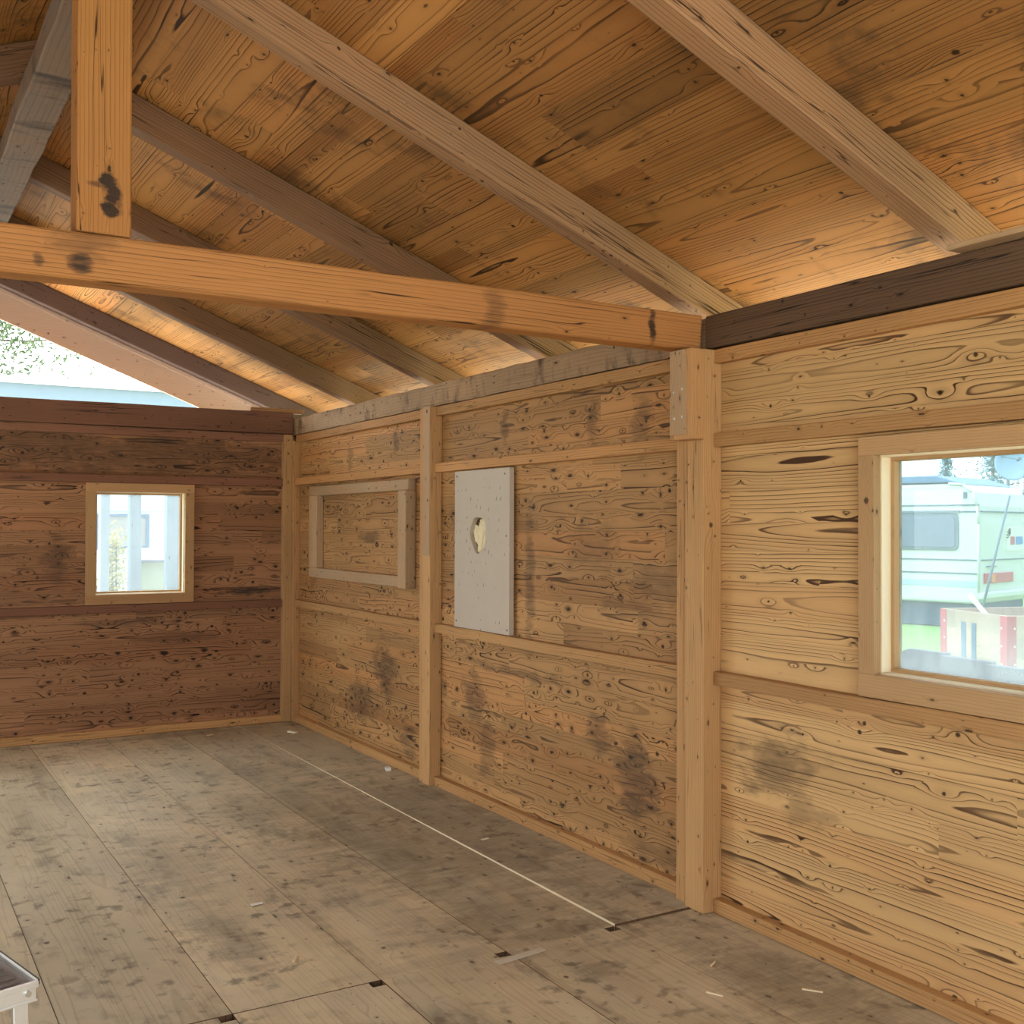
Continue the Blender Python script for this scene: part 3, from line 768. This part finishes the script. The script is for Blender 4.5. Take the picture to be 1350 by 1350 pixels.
LAB = ['right slope rafter nearest the viewer, at the upper right beyond the loose batten',
       'pale right slope rafter whose foot stands beside the loose batten end',
       'long right slope rafter crossing the picture in front of the tie beam end',
       'right slope rafter passing behind the king post and tie beam, grey brown with dark underside',
       'right slope rafter behind the tie beam, fourth from the back gable, swirling grain near its foot',
       'right slope rafter behind the tie beam, next to the open back gable inside the wall',
       'dark gable rafter outside the back wall, above the bargeboard']
LAB[4] = 'right slope rafter with swirling grain near its foot, third from the back gable'
base = mk('rafter', rafter_mesh(1), W['rafter'], None, .007, 2)
first = base
for i, y in enumerate(YR):
    o = base if i == 0 else base.copy()
    if i: COL.objects.link(o)
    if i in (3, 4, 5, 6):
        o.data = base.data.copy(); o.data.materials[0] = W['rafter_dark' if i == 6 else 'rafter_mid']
    o.location = (base.location.x, y + .05, base.location.z)
    tag(o, LAB[i], 'rafter', 'rafters of the right roof slope')
YLL = [-4.89, -3.535, -2.18, -.83, .56]
LABL = ['left slope rafter just behind the king post', 'left slope rafter meeting the grey ridge purlin at the upper left', 'left slope rafter, third from the back gable', 'left slope rafter, next to the gable rafter', 'left gable rafter outside the back wall']
base = mk('rafter', rafter_mesh(-1), W['rafter_mid'], None, .007, 2)
for i, y in enumerate(YLL):
    o = base if i == 0 else base.copy()
    if i: COL.objects.link(o)
    o.location = (base.location.x, y + .05, base.location.z)
    tag(o, LABL[i], 'rafter', 'rafters of the left roof slope')

# bargeboards outside the gable rafter
for side in (1, -1):
    r = empty('bargeboard', (XR if side > 0 else XR - .01, .68, 2.5), 'pale brown sloping bargeboard in front of the sky, ' + ('right half of the back gable' if side > 0 else 'left half of the back gable'), 'board')
    def P(x): return x if side > 0 else 2 * XR - x
    bm = newbm()
    zb = 2.373; xe = .66
    prism(bm, [(P(XR), zb - M * XR), (P(xe), zb - M * xe), (P(xe), ZD - M * xe), (P(XR), ZD - M * XR)], .678, .702, 'y', 'x')
    mk('board', bm, W['barge'], r, .003)
    bm = newbm()
    prism(bm, [(P(XR), ZB - .035 - M * XR), (P(xe), ZB - .035 - M * xe), (P(xe), ZB + .0 - M * xe), (P(XR), ZB + .0 - M * XR)], .668, .678, 'y', 'x')
    mk('batten', bm, W['barge'], r, .002)

# ------------------------------------------------------------------ ceiling: roof boarding in panels, felt on top
ceil = empty('ceiling', (XR, -5, 3.7)); ceil['kind'] = 'structure'
rows = [(.66, -.407), (-.411, -1.375), (-1.379, XR)]
ysplit = [-10.6, -7.55, -4.84, -2.13, .78]
for side in (1, -1):
    for ri, (xa, xb) in enumerate(rows):
        for k in range(len(ysplit) - 1):
            bm = newbm(); uvl = bm.loops.layers.uv.active; bl = bm.faces.layers.float['bid']
            th = .022; ya, yb = ysplit[k], ysplit[k + 1] - .0015
            cs = math.hypot(1, M)
            bid = [[.35, .2, .55, .45], [.55, .7, .3, .5], [.2, .5, .6, .35]][ri][k]
            # small open joint beside the second row where daylight shows
            xa2 = xa
            vs = []
            def mkv(x, y, z): return bm.verts.new((x if side > 0 else 2 * XR - x, y, z - M * x))
            pts = [(xa2, ya), (xa2, yb), (xb, yb), (xb, ya)]
            if side > 0 and ri == 1 and k == 1: pts = [(xa2, ya), (xa2, -4.79), (xa2 - .003, -4.78), (xa2 - .003, -3.56), (xa2, -3.54), (xa2, yb), (xb, yb), (xb, ya)]
            lo = [mkv(x, y, ZD) for x, y in pts]; hi = [mkv(x, y, ZD + th) for x, y in pts]
            fs = [bm.faces.new(lo), bm.faces.new(hi[::-1])]
            for a in range(len(pts)):
                b = (a + 1) % len(pts); fs.append(bm.faces.new((lo[a], hi[a], hi[b], lo[b])))
            for f in fs:
                f[bl] = bid
                for l in f.loops: l[uvl].uv = (l.vert.co.y, abs(l.vert.co.x - XR) * cs)
            bmesh.ops.recalc_face_normals(bm, faces=fs)
            mk('roof_panel', bm, W['deck'], ceil)
for side in (1, -1):
    bm = newbm()
    def P(x): return x if side > 0 else 2 * XR - x
    # felt in two bands, leaving the open joint clear
    for xa, xb in ((.7, -.395), (-.43, XR)):
        prism(bm, [(P(xa), ZD + .024 - M * xa), (P(xb), ZD + .024 - M * xb), (P(xb), ZD + .03 - M * xb), (P(xa), ZD + .03 - M * xa)], -10.62, .8, 'y', 'y')
    mk('roof_felt', bm, M_ROOFOUT, ceil)

# ------------------------------------------------------------------ step ladder, lower left
t = empty('step_ladder', (-2.95, -6.33, 0), 'aluminium step ladder with grey platform, corner seen at the lower left', 'ladder')
c0 = Vector((-2.763, -6.394, .75)); e1 = Vector((-.25, .968, 0)).normalized(); e2 = Vector((-.968, -.25, 0)).normalized()
MX = Matrix(((e2.x, e1.x, 0, c0.x), (e2.y, e1.y, 0, c0.y), (0, 0, 1, c0.z), (0, 0, 0, 1)))   # local x: e2, local y: e1
D1, D2 = .26, .42
bm = newbm(); box(bm, .006, D2 - .006, .006, D1 - .006, -.012, -.004, 'x', mtx=MX); mk('platform', bm, M_TREAD, t, .001)
bm = newbm()
for k in range(9): box(bm, .02, D2 - .02, .022 + k * .027, .03 + k * .027, -.004, -.0015, 'x', mtx=MX)
mk('tread_ribs', bm, M_TREAD, t)
bm = newbm()
box(bm, 0, D2, -.002, .004, -.036, 0, 'x', mtx=MX); box(bm, 0, D2, D1 - .004, D1 + .002, -.036, 0, 'x', mtx=MX)
box(bm, -.003, D2, -.006, -.002, -.010, .001, 'x', mtx=MX); box(bm, -.002, D2, -.005, -.002, -.036, -.032, 'x', mtx=MX)
mk('platform_rail', bm, M_ALU, t, .001)
bm = newbm(); box(bm, -.004, .002, 0, D1, -.014, .002, 'y', mtx=MX); mk('side_rail', bm, M_ALU, t, .001)
bm = newbm(); box(bm, D2 - .002, D2 + .004, 0, D1, -.036, 0, 'y', mtx=MX); mk('side_rail', bm, M_ALU, t, .001)
bm = newbm(); box(bm, -.007, -.004, .0, D1 - .02, -.008, .002, 'y', mtx=MX); mk('edge_strip', bm, M_BLACK, t)
for lx, dx in ((.012, -.02), (D2 - .04, .03)):
    for ly, dy in ((.004, -.01), (D1 - .02, .42)):
        bm = newbm()
        vv = box(bm, lx, lx + .028, ly, ly + .014, -.748, -.03, 'z')
        for v in vv:
            if v.co.z < -.5: v.co.x += dx; v.co.y += dy
        bmesh.ops.transform(bm, matrix=MX, verts=bm.verts)
        lg = mk('leg', bm, M_ALU, t, .002)
bm = newbm()
a = MX @ Vector((.016, -.0085, -.018)); b = MX @ Vector((.016, -.002, -.018)); tube(bm, a, b, .0055, .0055, 12)
mk('rivet', bm, M_STEEL, t)
bm = newbm()
for zz, yy in ((-.30, .13), (-.53, .25)):
    box(bm, .0, D2, yy, yy + .08, zz - .02, zz, 'x', mtx=MX)
mk('step', bm, M_ALU, t, .002)

# ------------------------------------------------------------------ litter on the floor
def chip(name, x, y, l, w, a, mat, label, cat, h=.004, z=.002, group=None):
    bm = newbm(); box(bm, -l/2, l/2, -w/2, w/2, 0, h, 'x', mtx=Matrix.Translation((x, y, z)) @ Matrix.Rotation(a, 4, 'Z'))
    jitter(bm, min(w, h) * .25, 120., x)
    tag(mk(name, bm, mat, None), label, cat, group)
M_PAPER = plain('white_scrap', hexlin(232, 228, 220), .7)
chip('wood_splinter', -2.02 + .36, -4.73, .055, .009, 1.0, W['fresh'], 'pale splinter lying by the floor seam, left of the group of scratches', 'splinter')
chip('paper_scrap', -1.60, -4.09, .05, .016, .1, M_PAPER, 'white paper scrap on the floor in front of the tie beam', 'scrap')
chip('paper_scrap', -.30, -3.75, .045, .02, .2, M_PAPER, 'white scrap on the dark floor near the grey board bay', 'scrap')
chip('paper_scrap', -.07, -2.05, .06, .03, 1.3, M_PAPER, 'white scrap against the sill left of the middle post', 'scrap', h=.02)
chip('wood_splinter', -.53, -5.75, .06, .005, -1.1, W['fresh'], 'thin pale splinter on front floor panel near the right wall', 'splinter')
chip('wood_splinter', -.36, -5.55, .05, .005, .5, W['fresh'], 'short pale splinter on front floor panel beside the seam hole', 'splinter')
chip('wood_splinter', -.22, -5.9, .07, .006, -.9, W['fresh'], 'pale splinter lying close to sill under the caravan window', 'splinter')
chip('wood_splinter', -.75, -.28, .05, .02, .3, W['fresh'], 'pale chip on floor by the back corner', 'splinter')
chip('wood_splinter', -.17, -.5, .09, .03, -1.2, W['fresh'], 'pale chip at the sill in the back right corner', 'splinter', h=.012)
chip('floor_strip', -.93, -5.13, .22, .035, .12, plain('pale_grey_wood', hexlin(196, 188, 172), .7, var=.2, scale=40.), 'pale grey wood strip on the front floor panel by the middle seam hole', 'strip', h=.002, z=.0025)

# ------------------------------------------------------------------ outside: ground
bm = newbm(); box(bm, -70, 70, -60, 90, -.3, -.08, 'y'); struct('ground', bm, M_GRASS)

RL = Vector((.8577, -.5141, 0)); DV = Vector((.5141, .8577, 0)); CAMP = Vector((-3.0519, -8.5991, 1.6))
def at(lat, dep, z):   # a spot measured from the photographer: metres to the right and ahead, height above floor
    p = CAMP + RL * lat + DV * dep
    return Vector((p.x, p.y, z))

# caravan --------------------------------------------------------
cor = at(7.76, 18.0, -.08)
ang = math.radians(46)
sd = (-RL * math.cos(ang) + DV * math.sin(ang)); bd = (RL * math.sin(ang) + DV * math.cos(ang))
CM = Matrix(((sd.x, bd.x, 0, cor.x), (sd.y, bd.y, 0, cor.y), (0, 0, 1, cor.z), (0, 0, 0, 1)))   # local x forward along the side, y across, z up
# sd x bd orientation
cv = empty('caravan', cor, 'white caravan with one tinted side window and red tail lamp, seen outside the right window', 'caravan')
def cbox(bm, *a, **k): return box(bm, *a, mtx=CM, **k)
Lc, Wc = 5.2, 2.15
prof = [(.05, .42), (0, .62), (.0, 1.75), (.02, 2.05), (.10, 2.28), (.25, 2.41), (.5, 2.44), (Lc - 1.0, 2.44), (Lc - .3, 1.9), (Lc, 1.2), (Lc - .1, .42)]
bm = newbm(); prism(bm, prof, 0, Wc, 'y', 'x'); bmesh.ops.transform(bm, matrix=CM, verts=bm.verts); mk('body', bm, M_CARAVAN, cv, .05, 3)
bm = newbm(); prism(bm, [(.28, 2.42), (.55, 2.455), (Lc - 1.0, 2.455), (Lc - 1.0, 2.58), (.75, 2.58)], -.012, Wc + .012, 'y', 'x'); bmesh.ops.transform(bm, matrix=CM, verts=bm.verts); mk('roof_cap', bm, M_CBLUE, cv, .02)
bm = newbm()
for z in (2.07, 1.96, 1.15, .925): cbox(bm, .02, Lc - .2, -.012, .01, z - .012, z + .012, grain='x')
mk('side_trim', bm, M_CRUB, cv)
bm = newbm(); cbox(bm, .03, Lc - .2, -.008, .01, .70, .80, grain='x'); mk('side_band', bm, M_CGREY, cv)
# edge trim following the rear corner
bm = newbm()
pr = prof[1:7]
for i in range(len(pr) - 1):
    a = CM @ Vector((pr[i][0] + .03, -.01, pr[i][1])); b = CM @ Vector((pr[i + 1][0] + .03, -.01, pr[i + 1][1] - .0)); tube(bm, a, b, .022, seg=6)
mk('corner_trim', bm, M_CARAVAN, cv)
def rrect(a0, a1, z0, z1, r, n=5):
    out = []
    for (cx_, cz_, s0) in ((a1 - r, z1 - r, 0), (a0 + r, z1 - r, 90), (a0 + r, z0 + r, 180), (a1 - r, z0 + r, 270)):
        for k in range(n + 1):
            q = math.radians(s0 + 90 * k / n); out.append((cx_ + r * math.cos(q), cz_ + r * math.sin(q)))
    return out
wx0, wx1, wz0, wz1 = .36, 1.70, 1.31, 1.935
wn = newbm(); prism(wn, rrect(wx0, wx1, wz0, wz1, .09), -.03, .005, 'y', 'x'); bmesh.ops.transform(wn, matrix=CM, verts=wn.verts)
wo = mk('window', wn, M_CRUB, cv, .01)
wn = newbm(); prism(wn, rrect(wx0 + .05, wx1 - .05, wz0 + .05, wz1 - .06, .07), -.042, -.02, 'y', 'x'); bmesh.ops.transform(wn, matrix=CM, verts=wn.verts)
mk('pane', wn, M_CGLASS, wo, .008)
wn = newbm(); cbox(wn, wx0 - .02, wx1 + .02, -.04, .0, wz1 + .005, wz1 + .045, grain='x'); mk('rain_strip', wn, M_CRUB, wo)
wn = newbm(); cbox(wn, .98, 1.06, -.055, -.03, wz0 + .01, wz0 + .05, grain='x'); mk('catch', wn, M_CRUB, wo)
bm = newbm(); cbox(bm, .22, .28, -.02, .01, 2.18, 2.29, grain='x'); mk('side_lamp', bm, M_CRUB, cv, .008)
bm = newbm(); cbox(bm, .1, Lc - .4, .12, Wc - .1, .02, .50, grain='x'); mk('underbody', bm, M_CDARK, cv)  # dark box filling the space below the body
bm = newbm()
for z in (1.96, 1.15): cbox(bm, -.012, .01, .03, Wc - .03, z - .012, z + .012, grain='y')
mk('rear_trim', bm, M_CRUB, cv)
bm = newbm(); cbox(bm, -.06, .05, .0, Wc, .50, .62, grain='y'); mk('bumper', bm, M_CARAVAN, cv, .03)
bm = newbm(); cbox(bm, -.03, .02, .12, 1.3, .76, .93, grain='y'); lamp = mk('tail_lamp', bm, M_RED, cv, .01); lamp['label'] = 'red tail lamp with an orange section'
bm = newbm(); cbox(bm, -.034, .02, .38, .52, .77, .92, grain='y'); mk('indicator', bm, M_ORANGE, lamp)
bm = newbm(); cbox(bm, -.045, .0, .22, .55, 1.03, 1.05, grain='y'); mk('grab_handle', bm, M_CRUB, cv)
bm = newbm(); cbox(bm, -.008, .005, 1.05, 1.85, 1.30, 1.72, grain='y'); stk = mk('sticker', bm, M_WHITE, cv); stk['label'] = 'white sticker with red and blue boxes and black rays'
bm = newbm()
for k in range(5):
    a = math.radians(100 + k * 22)
    p0 = Vector((-.012, 1.22 + .05 * math.cos(a), 1.54 + .04 * math.sin(a))); p1 = Vector((-.012, 1.22 + .17 * math.cos(a), 1.54 + .15 * math.sin(a)))
    tube(bm, CM @ p0, CM @ p1, .006, .012, 6)
mk('sticker_rays', bm, M_BLACK, stk)
bm = newbm(); cbox(bm, -.012, -.006, 1.22, 1.40, 1.40, 1.54, grain='y'); mk('sticker_red_box', bm, M_RED, stk)
bm = newbm(); cbox(bm, -.012, -.006, 1.44, 1.75, 1.40, 1.54, grain='y'); mk('sticker_blue_box', bm, plain('sticker_blue', hexlin(70, 130, 200), .5), stk)
for px_, py_ in ((1.9, .12), (1.9, Wc - .12)):
    bm = newbm(); tube(bm, CM @ Vector((px_, py_ - .08, .33)), CM @ Vector((px_, py_ + .08, .33)), .33, seg=24); mk('wheel', bm, M_BLACK, cv)
# leaning pole beside the caravan
bm = newbm(); tube(bm, at(7.28, 17.05, -.06), at(7.95, 17.35, 2.12), .022, .016, 8)
tag(mk('awning_pole', bm, M_CRUB), 'thin grey pole leaning diagonally in front of the caravan corner', 'pole')
# dish
dm = empty('satellite_dish', at(10.9, 23.0, -.08), 'pale blue satellite dish on a mast behind the caravan', 'dish')
bm = newbm(); tube(bm, at(10.5, 23., -.08), at(10.5, 23., 2.85), .035, seg=8); mk('mast', bm, M_CRUB, dm)
bm = newbm()
ctr = at(10.45, 22.8, 2.92); nn = (CAMP - ctr).normalized() * .9 + RL * .35; nn.z += .25; nn.normalize(); a = nn.orthogonal().normalized(); b = nn.cross(a)
prev = None
for k in range(7):
    r = .36 * k / 6; ring = [bm.verts.new(ctr + (a * math.cos(2*PI*i/24) + b * math.sin(2*PI*i/24)) * r + nn * (.10 * (k / 6) ** 2)) for i in range(24)]
    if prev: 
        for i in range(24): bm.faces.new((prev[i], prev[(i+1) % 24], ring[(i+1) % 24], ring[i]))
    prev = ring
bmesh.ops.remove_doubles(bm, verts=bm.verts, dist=1e-5)
o = mk('reflector', bm, M_DISH, dm, smooth=True); sl = o.modifiers.new('Solidify', 'SOLIDIFY'); sl.thickness = .012
bm = newbm(); tube(bm, ctr - b * .3, ctr + nn * .42, .012, seg=6); tube(bm, ctr + nn * .40 - a * .0, ctr + nn * .50, .035, seg=8); mk('feed_arm', bm, M_CRUB, dm)

# wooden crate with red corners ------------------------------------
cc = at(4.10, 9.0, -.08)
ld = (RL * -.2265 + DV * .974); rd = (RL * .974 + DV * .2265)
KM = Matrix(((ld.x, rd.x, 0, cc.x), (ld.y, rd.y, 0, cc.y), (0, 0, 1, cc.z), (0, 0, 0, 1)))
cr = empty('wooden_crate', cc, 'open wooden crate with red corner brackets on grass in front of the caravan', 'crate')
Hc, A_, B_ = .955, .9, 1.2
def kbox(bm, *a, **k): return box(bm, *a, mtx=KM, **k)
for (x0, x1, y0, y1, g) in ((0, A_, 0, .02, 'x'), (0, A_, B_ - .02, B_, 'x'), (0, .02, .02, B_ - .02, 'y'), (A_ - .02, A_, .02, B_ - .02, 'y')):
    bm = newbm(); kbox(bm, x0, x1, y0, y1, .0, Hc, grain=g); mk('side_board', bm, W['crate'], cr, .003)
bm = newbm(); kbox(bm, .02, A_ - .02, .02, B_ - .02, .05, .07, grain='y'); mk('bottom', bm, W['crate'], cr)
for (x, y, sx, sy) in ((0, 0, 1, 1), (A_, 0, -1, 1), (0, B_, 1, -1), (A_, B_, -1, -1)):
    bm = newbm()
    ex = -.004 * sx; ey = -.004 * sy
    kbox(bm, x + ex, x + sx * .085, y + ey, y + ey + sy * .005, .0, Hc - .004, grain='z'); kbox(bm, x + ex, x + ex + sx * .005, y + ey, y + sy * .085, .0, Hc - .004, grain='z')
    nf = len(bm.faces)
    for k in range(6):
        z = .10 + k * .15
        p = KM @ Vector((x + sx * .065, y + ey * 1.5, z)); q = KM @ Vector((x + sx * .065, y + ey * 2.4, z)); tube(bm, p, q, .009, seg=8)
        p = KM @ Vector((x + ex * 1.5, y + sy * .065, z)); q = KM @ Vector((x + ex * 2.4, y + sy * .065, z)); tube(bm, p, q, .009, seg=8)
    bm.faces.ensure_lookup_table()
    for f in bm.faces[nf:]: f.material_index = 1
    mk('corner_bracket', bm, [M_CRATERED, M_WHITE], cr)['label'] = 'red corner bracket with white rivets'
for y in (.40, .54):
    bm = newbm(); kbox(bm, y, y + .06, -.006, .001, .30, .86, grain='z'); mk('slot_strip', bm, M_BLUEGREY, cr)
bm = newbm(); tube(bm, KM @ Vector((.25, .45, .45)), KM @ Vector((.58, .06, 1.10)), .022, seg=6)
tag(mk('white_stake', bm, M_WHITE), 'white stake standing slanted inside the wooden crate', 'stake')

# dark grey slabs standing in a row -------------------------------
for k, lab in enumerate(['dark grey upright slab with rounded corner, leftmost of the row', 'dark grey upright slab, second from the left in front of the crate', 'dark grey upright slab, third from the left in front of the crate', 'dark grey upright slab nearest the right window frame']):
    yb = -3.80 - k * .36
    bm = newbm()
    h = .90 - .012 * k
    pts = [(yb - .355, 0), (yb, 0), (yb, h - .07), (yb - .02, h - .02), (yb - .07, h), (yb - .355, h - .004)] if k == 0 else [(yb - .355, 0), (yb, 0), (yb, h), (yb - .355, h - .004)]
    prism(bm, pts, 0, .05, 'x', 'z')
    bmesh.ops.transform(bm, matrix=Matrix.Translation((2.78 - .06 * k - .0, 0, -.079)) , verts=bm.verts)
    tag(mk('grey_slab', bm, M_SLAB, None, .006), lab, 'slab', 'dark slabs outside the right window')

# neighbour house behind the back window --------------------------
hs = empty('house', (0, 7.6, -.08), 'white clapboard house with pale blue fascia behind the back wall', 'house')
bm = newbm(); box(bm, -9, 6, 7.05, 12, -.08, 3.35, 'x')
for k in range(17):
    z = .05 + k * .195
    vv = [bm.verts.new(p) for p in ((-9, 7.05, z), (6, 7.05, z), (6, 7.025, z - .0), (-9, 7.025, z - .0), (-9, 7.048, z + .19), (6, 7.048, z + .19))]
    bm.faces.new((vv[0], vv[1], vv[2], vv[3])); bm.faces.new((vv[3], vv[2], vv[5], vv[4]))
mk('siding', bm, M_SIDING, hs)
fw_ = frame_rect('y', 6.99, 7.05, -.30, .40, 1.27, 1.76, .045, 'window', M_WINFRAME, hs, wt=.035)
bm = newbm(); box(bm, -.26, .36, 7.02, 7.03, 1.31, 1.73, 'x'); mk('blind', bm, M_BLIND, fw_)
bm = newbm(); box(bm, -.36, .46, 6.95, 7.05, 1.235, 1.268, 'x'); mk('window_sill', bm, M_WHITE, fw_)
bm = newbm(); box(bm, -9, 6.2, 6.55, 6.60, 3.20, 3.42, 'x'); box(bm, -9, 6.2, 6.6, 7.05, 3.2, 3.22, 'x'); mk('fascia', bm, M_FASCIA, hs)
bm = newbm(); box(bm, -9, 6.3, 6.45, 6.56, 3.42, 3.50, 'x'); mk('gutter', bm, M_WHITE, hs, .02)
bm = newbm(); prism(bm, [(6.55, 3.46), (12.4, 3.46), (9.4, 3.62)], -9.2, 6.3, 'x', 'x'); mk('roof', bm, M_WHITE, hs)

# weathered posts outside the back window -------------------------
for (x0, x1, lab) in ((-1.085, -1.0, 'grey weathered post outside back window, leftmost of three'), (-.81, -.70, 'grey weathered post outside back window, middle of three'), (-.458, -.315, 'grey weathered post outside back window, rightmost of three')):
    bm = newbm(); box(bm, x0, x1, 2.35, 2.47, -.08, 2.55, 'z', n=8); jitter(bm, .006, 2., x0)
    tag(mk('timber_post', bm, W['grey_post'], None, .012), lab, 'post', 'weathered posts outside the back window')
bn = empty('storage_bin', (-.2, 3.3, -.08), 'beige storage bin with sloped lid outside the back window', 'bin')
bm = newbm(); prism(bm, [(3.0, -.08), (3.6, -.08), (3.6, 1.32), (3.0, 1.228)], -.56, .1, 'x', 'z'); mk('bin_body', bm, M_BIN, bn, .01)
bm = newbm(); prism(bm, [(2.93, 1.22), (3.65, 1.33), (3.65, 1.36), (2.93, 1.25)], -.63, .15, 'x', 'x'); mk('lid', bm, M_BINTOP, bn, .008)

# plants ----------------------------------------------------------
def leaves(bm, ctr, spread, n, size):
    for _ in range(n):
        p = Vector((random.gauss(0, spread[0]), random.gauss(0, spread[1]), random.gauss(0, spread[2]))) + Vector(ctr)
        d = Vector((random.uniform(-1, 1), random.uniform(-1, 1), random.uniform(-1, 1))).normalized() * size * random.uniform(.6, 1.3)
        e = d.orthogonal().normalized() * size * .45
        bm.faces.new([bm.verts.new(q) for q in (p - d, p + e, p + d, p - e)])
sh = empty('shrub', (-.86, 2.9, -.08), 'yellowing leafy shrub between the weathered posts outside the back window', 'shrub')
bm = newbm()
for k in range(5): tube(bm, (-.86 + random.uniform(-.05, .05), 2.9, -.08), (-.88 + random.uniform(-.08, .08), 2.9 + random.uniform(-.1, .1), 1.4), .012, .005, 6)
mk('stem', bm, M_BARK, sh)
bm = newbm()
for k in range(14): leaves(bm, (-.86 + random.uniform(-.04, .02), 2.9, .45 + k * .08), (.06, .08, .06), 190 - 8 * k, .026)
mk('foliage', bm, M_LEAF2, sh)

def tree(name, base, top, label, leafmat, branches, lsz, nl, spread, cat='tree', trunk=.16):
    t = empty(name, base, label, cat)
    bm = newbm(); tube(bm, base, top, trunk, trunk * .5, 10)
    lf = newbm()
    for (p0, p1, r) in branches:
        p0 = Vector(p0); p1 = Vector(p1); prev = p0; n = 6
        for k in range(1, n + 1):
            q = p0.lerp(p1, k / n) + Vector((random.gauss(0, .10), random.gauss(0, .1), random.gauss(0, .10) - .25 * (k / n) ** 2))
            tube(bm, prev, q, r * (1 - (k - 1) / n * .8), r * (1 - k / n * .8), 6, cap=False)
            if k > 1:
                leaves(lf, q, spread, nl, lsz)
                tw = q + Vector((random.gauss(0, .5), random.gauss(0, .4), random.gauss(-.1, .35)))
                tube(bm, q, tw, r * .2, .006, 5, cap=False); leaves(lf, tw, [s_ * .7 for s_ in spread], nl // 2, lsz)
            prev = q
    mk('branches', bm, M_BARK, t)
    mk('foliage', lf, leafmat, t)
    return t
tb = Vector((-6.2, 14.5, -.08))
br = []
for k in range(13):
    z0 = 3.6 + k * .42
    br.append(((-6.2, 14.5, z0), (-6.2 + random.uniform(4.2, 7.2), 14.2 + random.uniform(-1., 1.), z0 + random.uniform(-.4, 1.1)), .06))
    if k % 3 == 0: br.append(((-6.2, 14.5, z0), (-6.2 - random.uniform(3, 5), 14.5, z0 + random.uniform(0, 1)), .06))
tree('broadleaf_tree', tb, (-6.0, 14.5, 8.5), 'broadleaf tree behind the white house, branches seen through the open gable', M_LEAF, br, .075, 170, (.55, .3, .32))
for k, (lat, dep, hh, lab) in enumerate(((13.6, 34., 4.7, 'blue green conifer behind the caravan roof, left one'), (15.5, 35., 4.9, 'blue green conifer behind the caravan roof, right one'))):
    p = at(lat, dep, -.08); t = empty('conifer', p, lab, 'tree', 'conifers behind the caravan')
    bm = newbm(); tube(bm, p, p + Vector((0, 0, hh)), .12, .02, 8); mk('trunk', bm, M_BARK, t)
    bm = newbm()
    for j in range(26):
        f = j / 25; z = .6 + (hh - .6) * f; r = (.9 if k else .55) * (1 - f) + .05
        leaves(bm, p + Vector((0, 0, z)), (r * .5, r * .5, .08), 60, .09)
    mk('foliage', bm, M_LEAF3, t)
p = at(18.0, 38., -.08)
br = [((p.x, p.y, z), (p + RL * random.uniform(-3.4, 2.5)).to_tuple()[:2] + (z + random.uniform(.2, 1.4),), .05) for z in (2.2, 2.8, 3.3, 3.8, 4.3, 4.8, 5.3, 5.8)]
tree('birch_tree', p, p + Vector((0, 0, 7)), 'thin leafy tree far behind the caravan and satellite dish', M_LEAF, br, .07, 34, (.5, .5, .4), trunk=.12)

# ------------------------------------------------------------------ camera, sky, colour
cam = bpy.data.cameras.new('camera'); co = bpy.data.objects.new('camera', cam); COL.objects.link(co)
yaw, pitch, roll, f = 0.5399407, 0.0137226, 0.0031992, 1432.405
fw = Vector((math.sin(yaw) * math.cos(pitch), math.cos(yaw) * math.cos(pitch), math.sin(pitch)))
r = Vector((math.cos(yaw), -math.sin(yaw), 0)); u = r.cross(fw)
c, s_ = math.cos(roll), math.sin(roll); r, u = c * r + s_ * u, -s_ * r + c * u
co.matrix_world = Matrix(((r.x, u.x, -fw.x, CAMP.x), (r.y, u.y, -fw.y, CAMP.y), (r.z, u.z, -fw.z, CAMP.z), (0, 0, 0, 1)))
cam.sensor_width = 36; cam.sensor_fit = 'HORIZONTAL'; cam.lens = 36 * f / 1350; cam.clip_start = .05; cam.clip_end = 500
S.camera = co

w = bpy.data.worlds.new('overcast'); S.world = w; w.use_nodes = True
nt = w.node_tree; nt.nodes.clear()
out = nt.nodes.new('ShaderNodeOutputWorld'); bg = nt.nodes.new('ShaderNodeBackground')
tc = nt.nodes.new('ShaderNodeTexCoord'); dt = nt.nodes.new('ShaderNodeVectorMath'); dt.operation = 'DOT_PRODUCT'
sund = Vector((-.30, .62, .62)).normalized(); dt.inputs[1].default_value = sund
nt.links.new(tc.outputs['Generated'], dt.inputs[0])
rp = nt.nodes.new('ShaderNodeValToRGB')
rp.color_ramp.elements[0].position = 0.0; rp.color_ramp.elements[0].color = (.58, .67, .74, 1)
rp.color_ramp.elements[1].position = 1.0; rp.color_ramp.elements[1].color = (3.15, 3.4, 3.42, 1)
e = rp.color_ramp.elements.new(.55); e.color = (.84, .93, .97, 1)
mp = nt.nodes.new('ShaderNodeMapRange'); mp.inputs['From Min'].default_value = -1; nt.links.new(dt.outputs['Value'], mp.inputs['Value'])
nt.links.new(mp.outputs[0], rp.inputs[0]); nt.links.new(rp.outputs[0], bg.inputs[0]); bg.inputs[1].default_value = 5.4
nt.links.new(bg.outputs[0], out.inputs[0])

S.view_settings.view_transform = 'Standard'; S.view_settings.look = 'None'; S.view_settings.gamma = 1.0
S.view_settings.use_curve_mapping = False
S.view_settings.exposure = 0.14
S.cycles.max_bounces = 12; S.cycles.diffuse_bounces = 8; S.cycles.transparent_max_bounces = 12
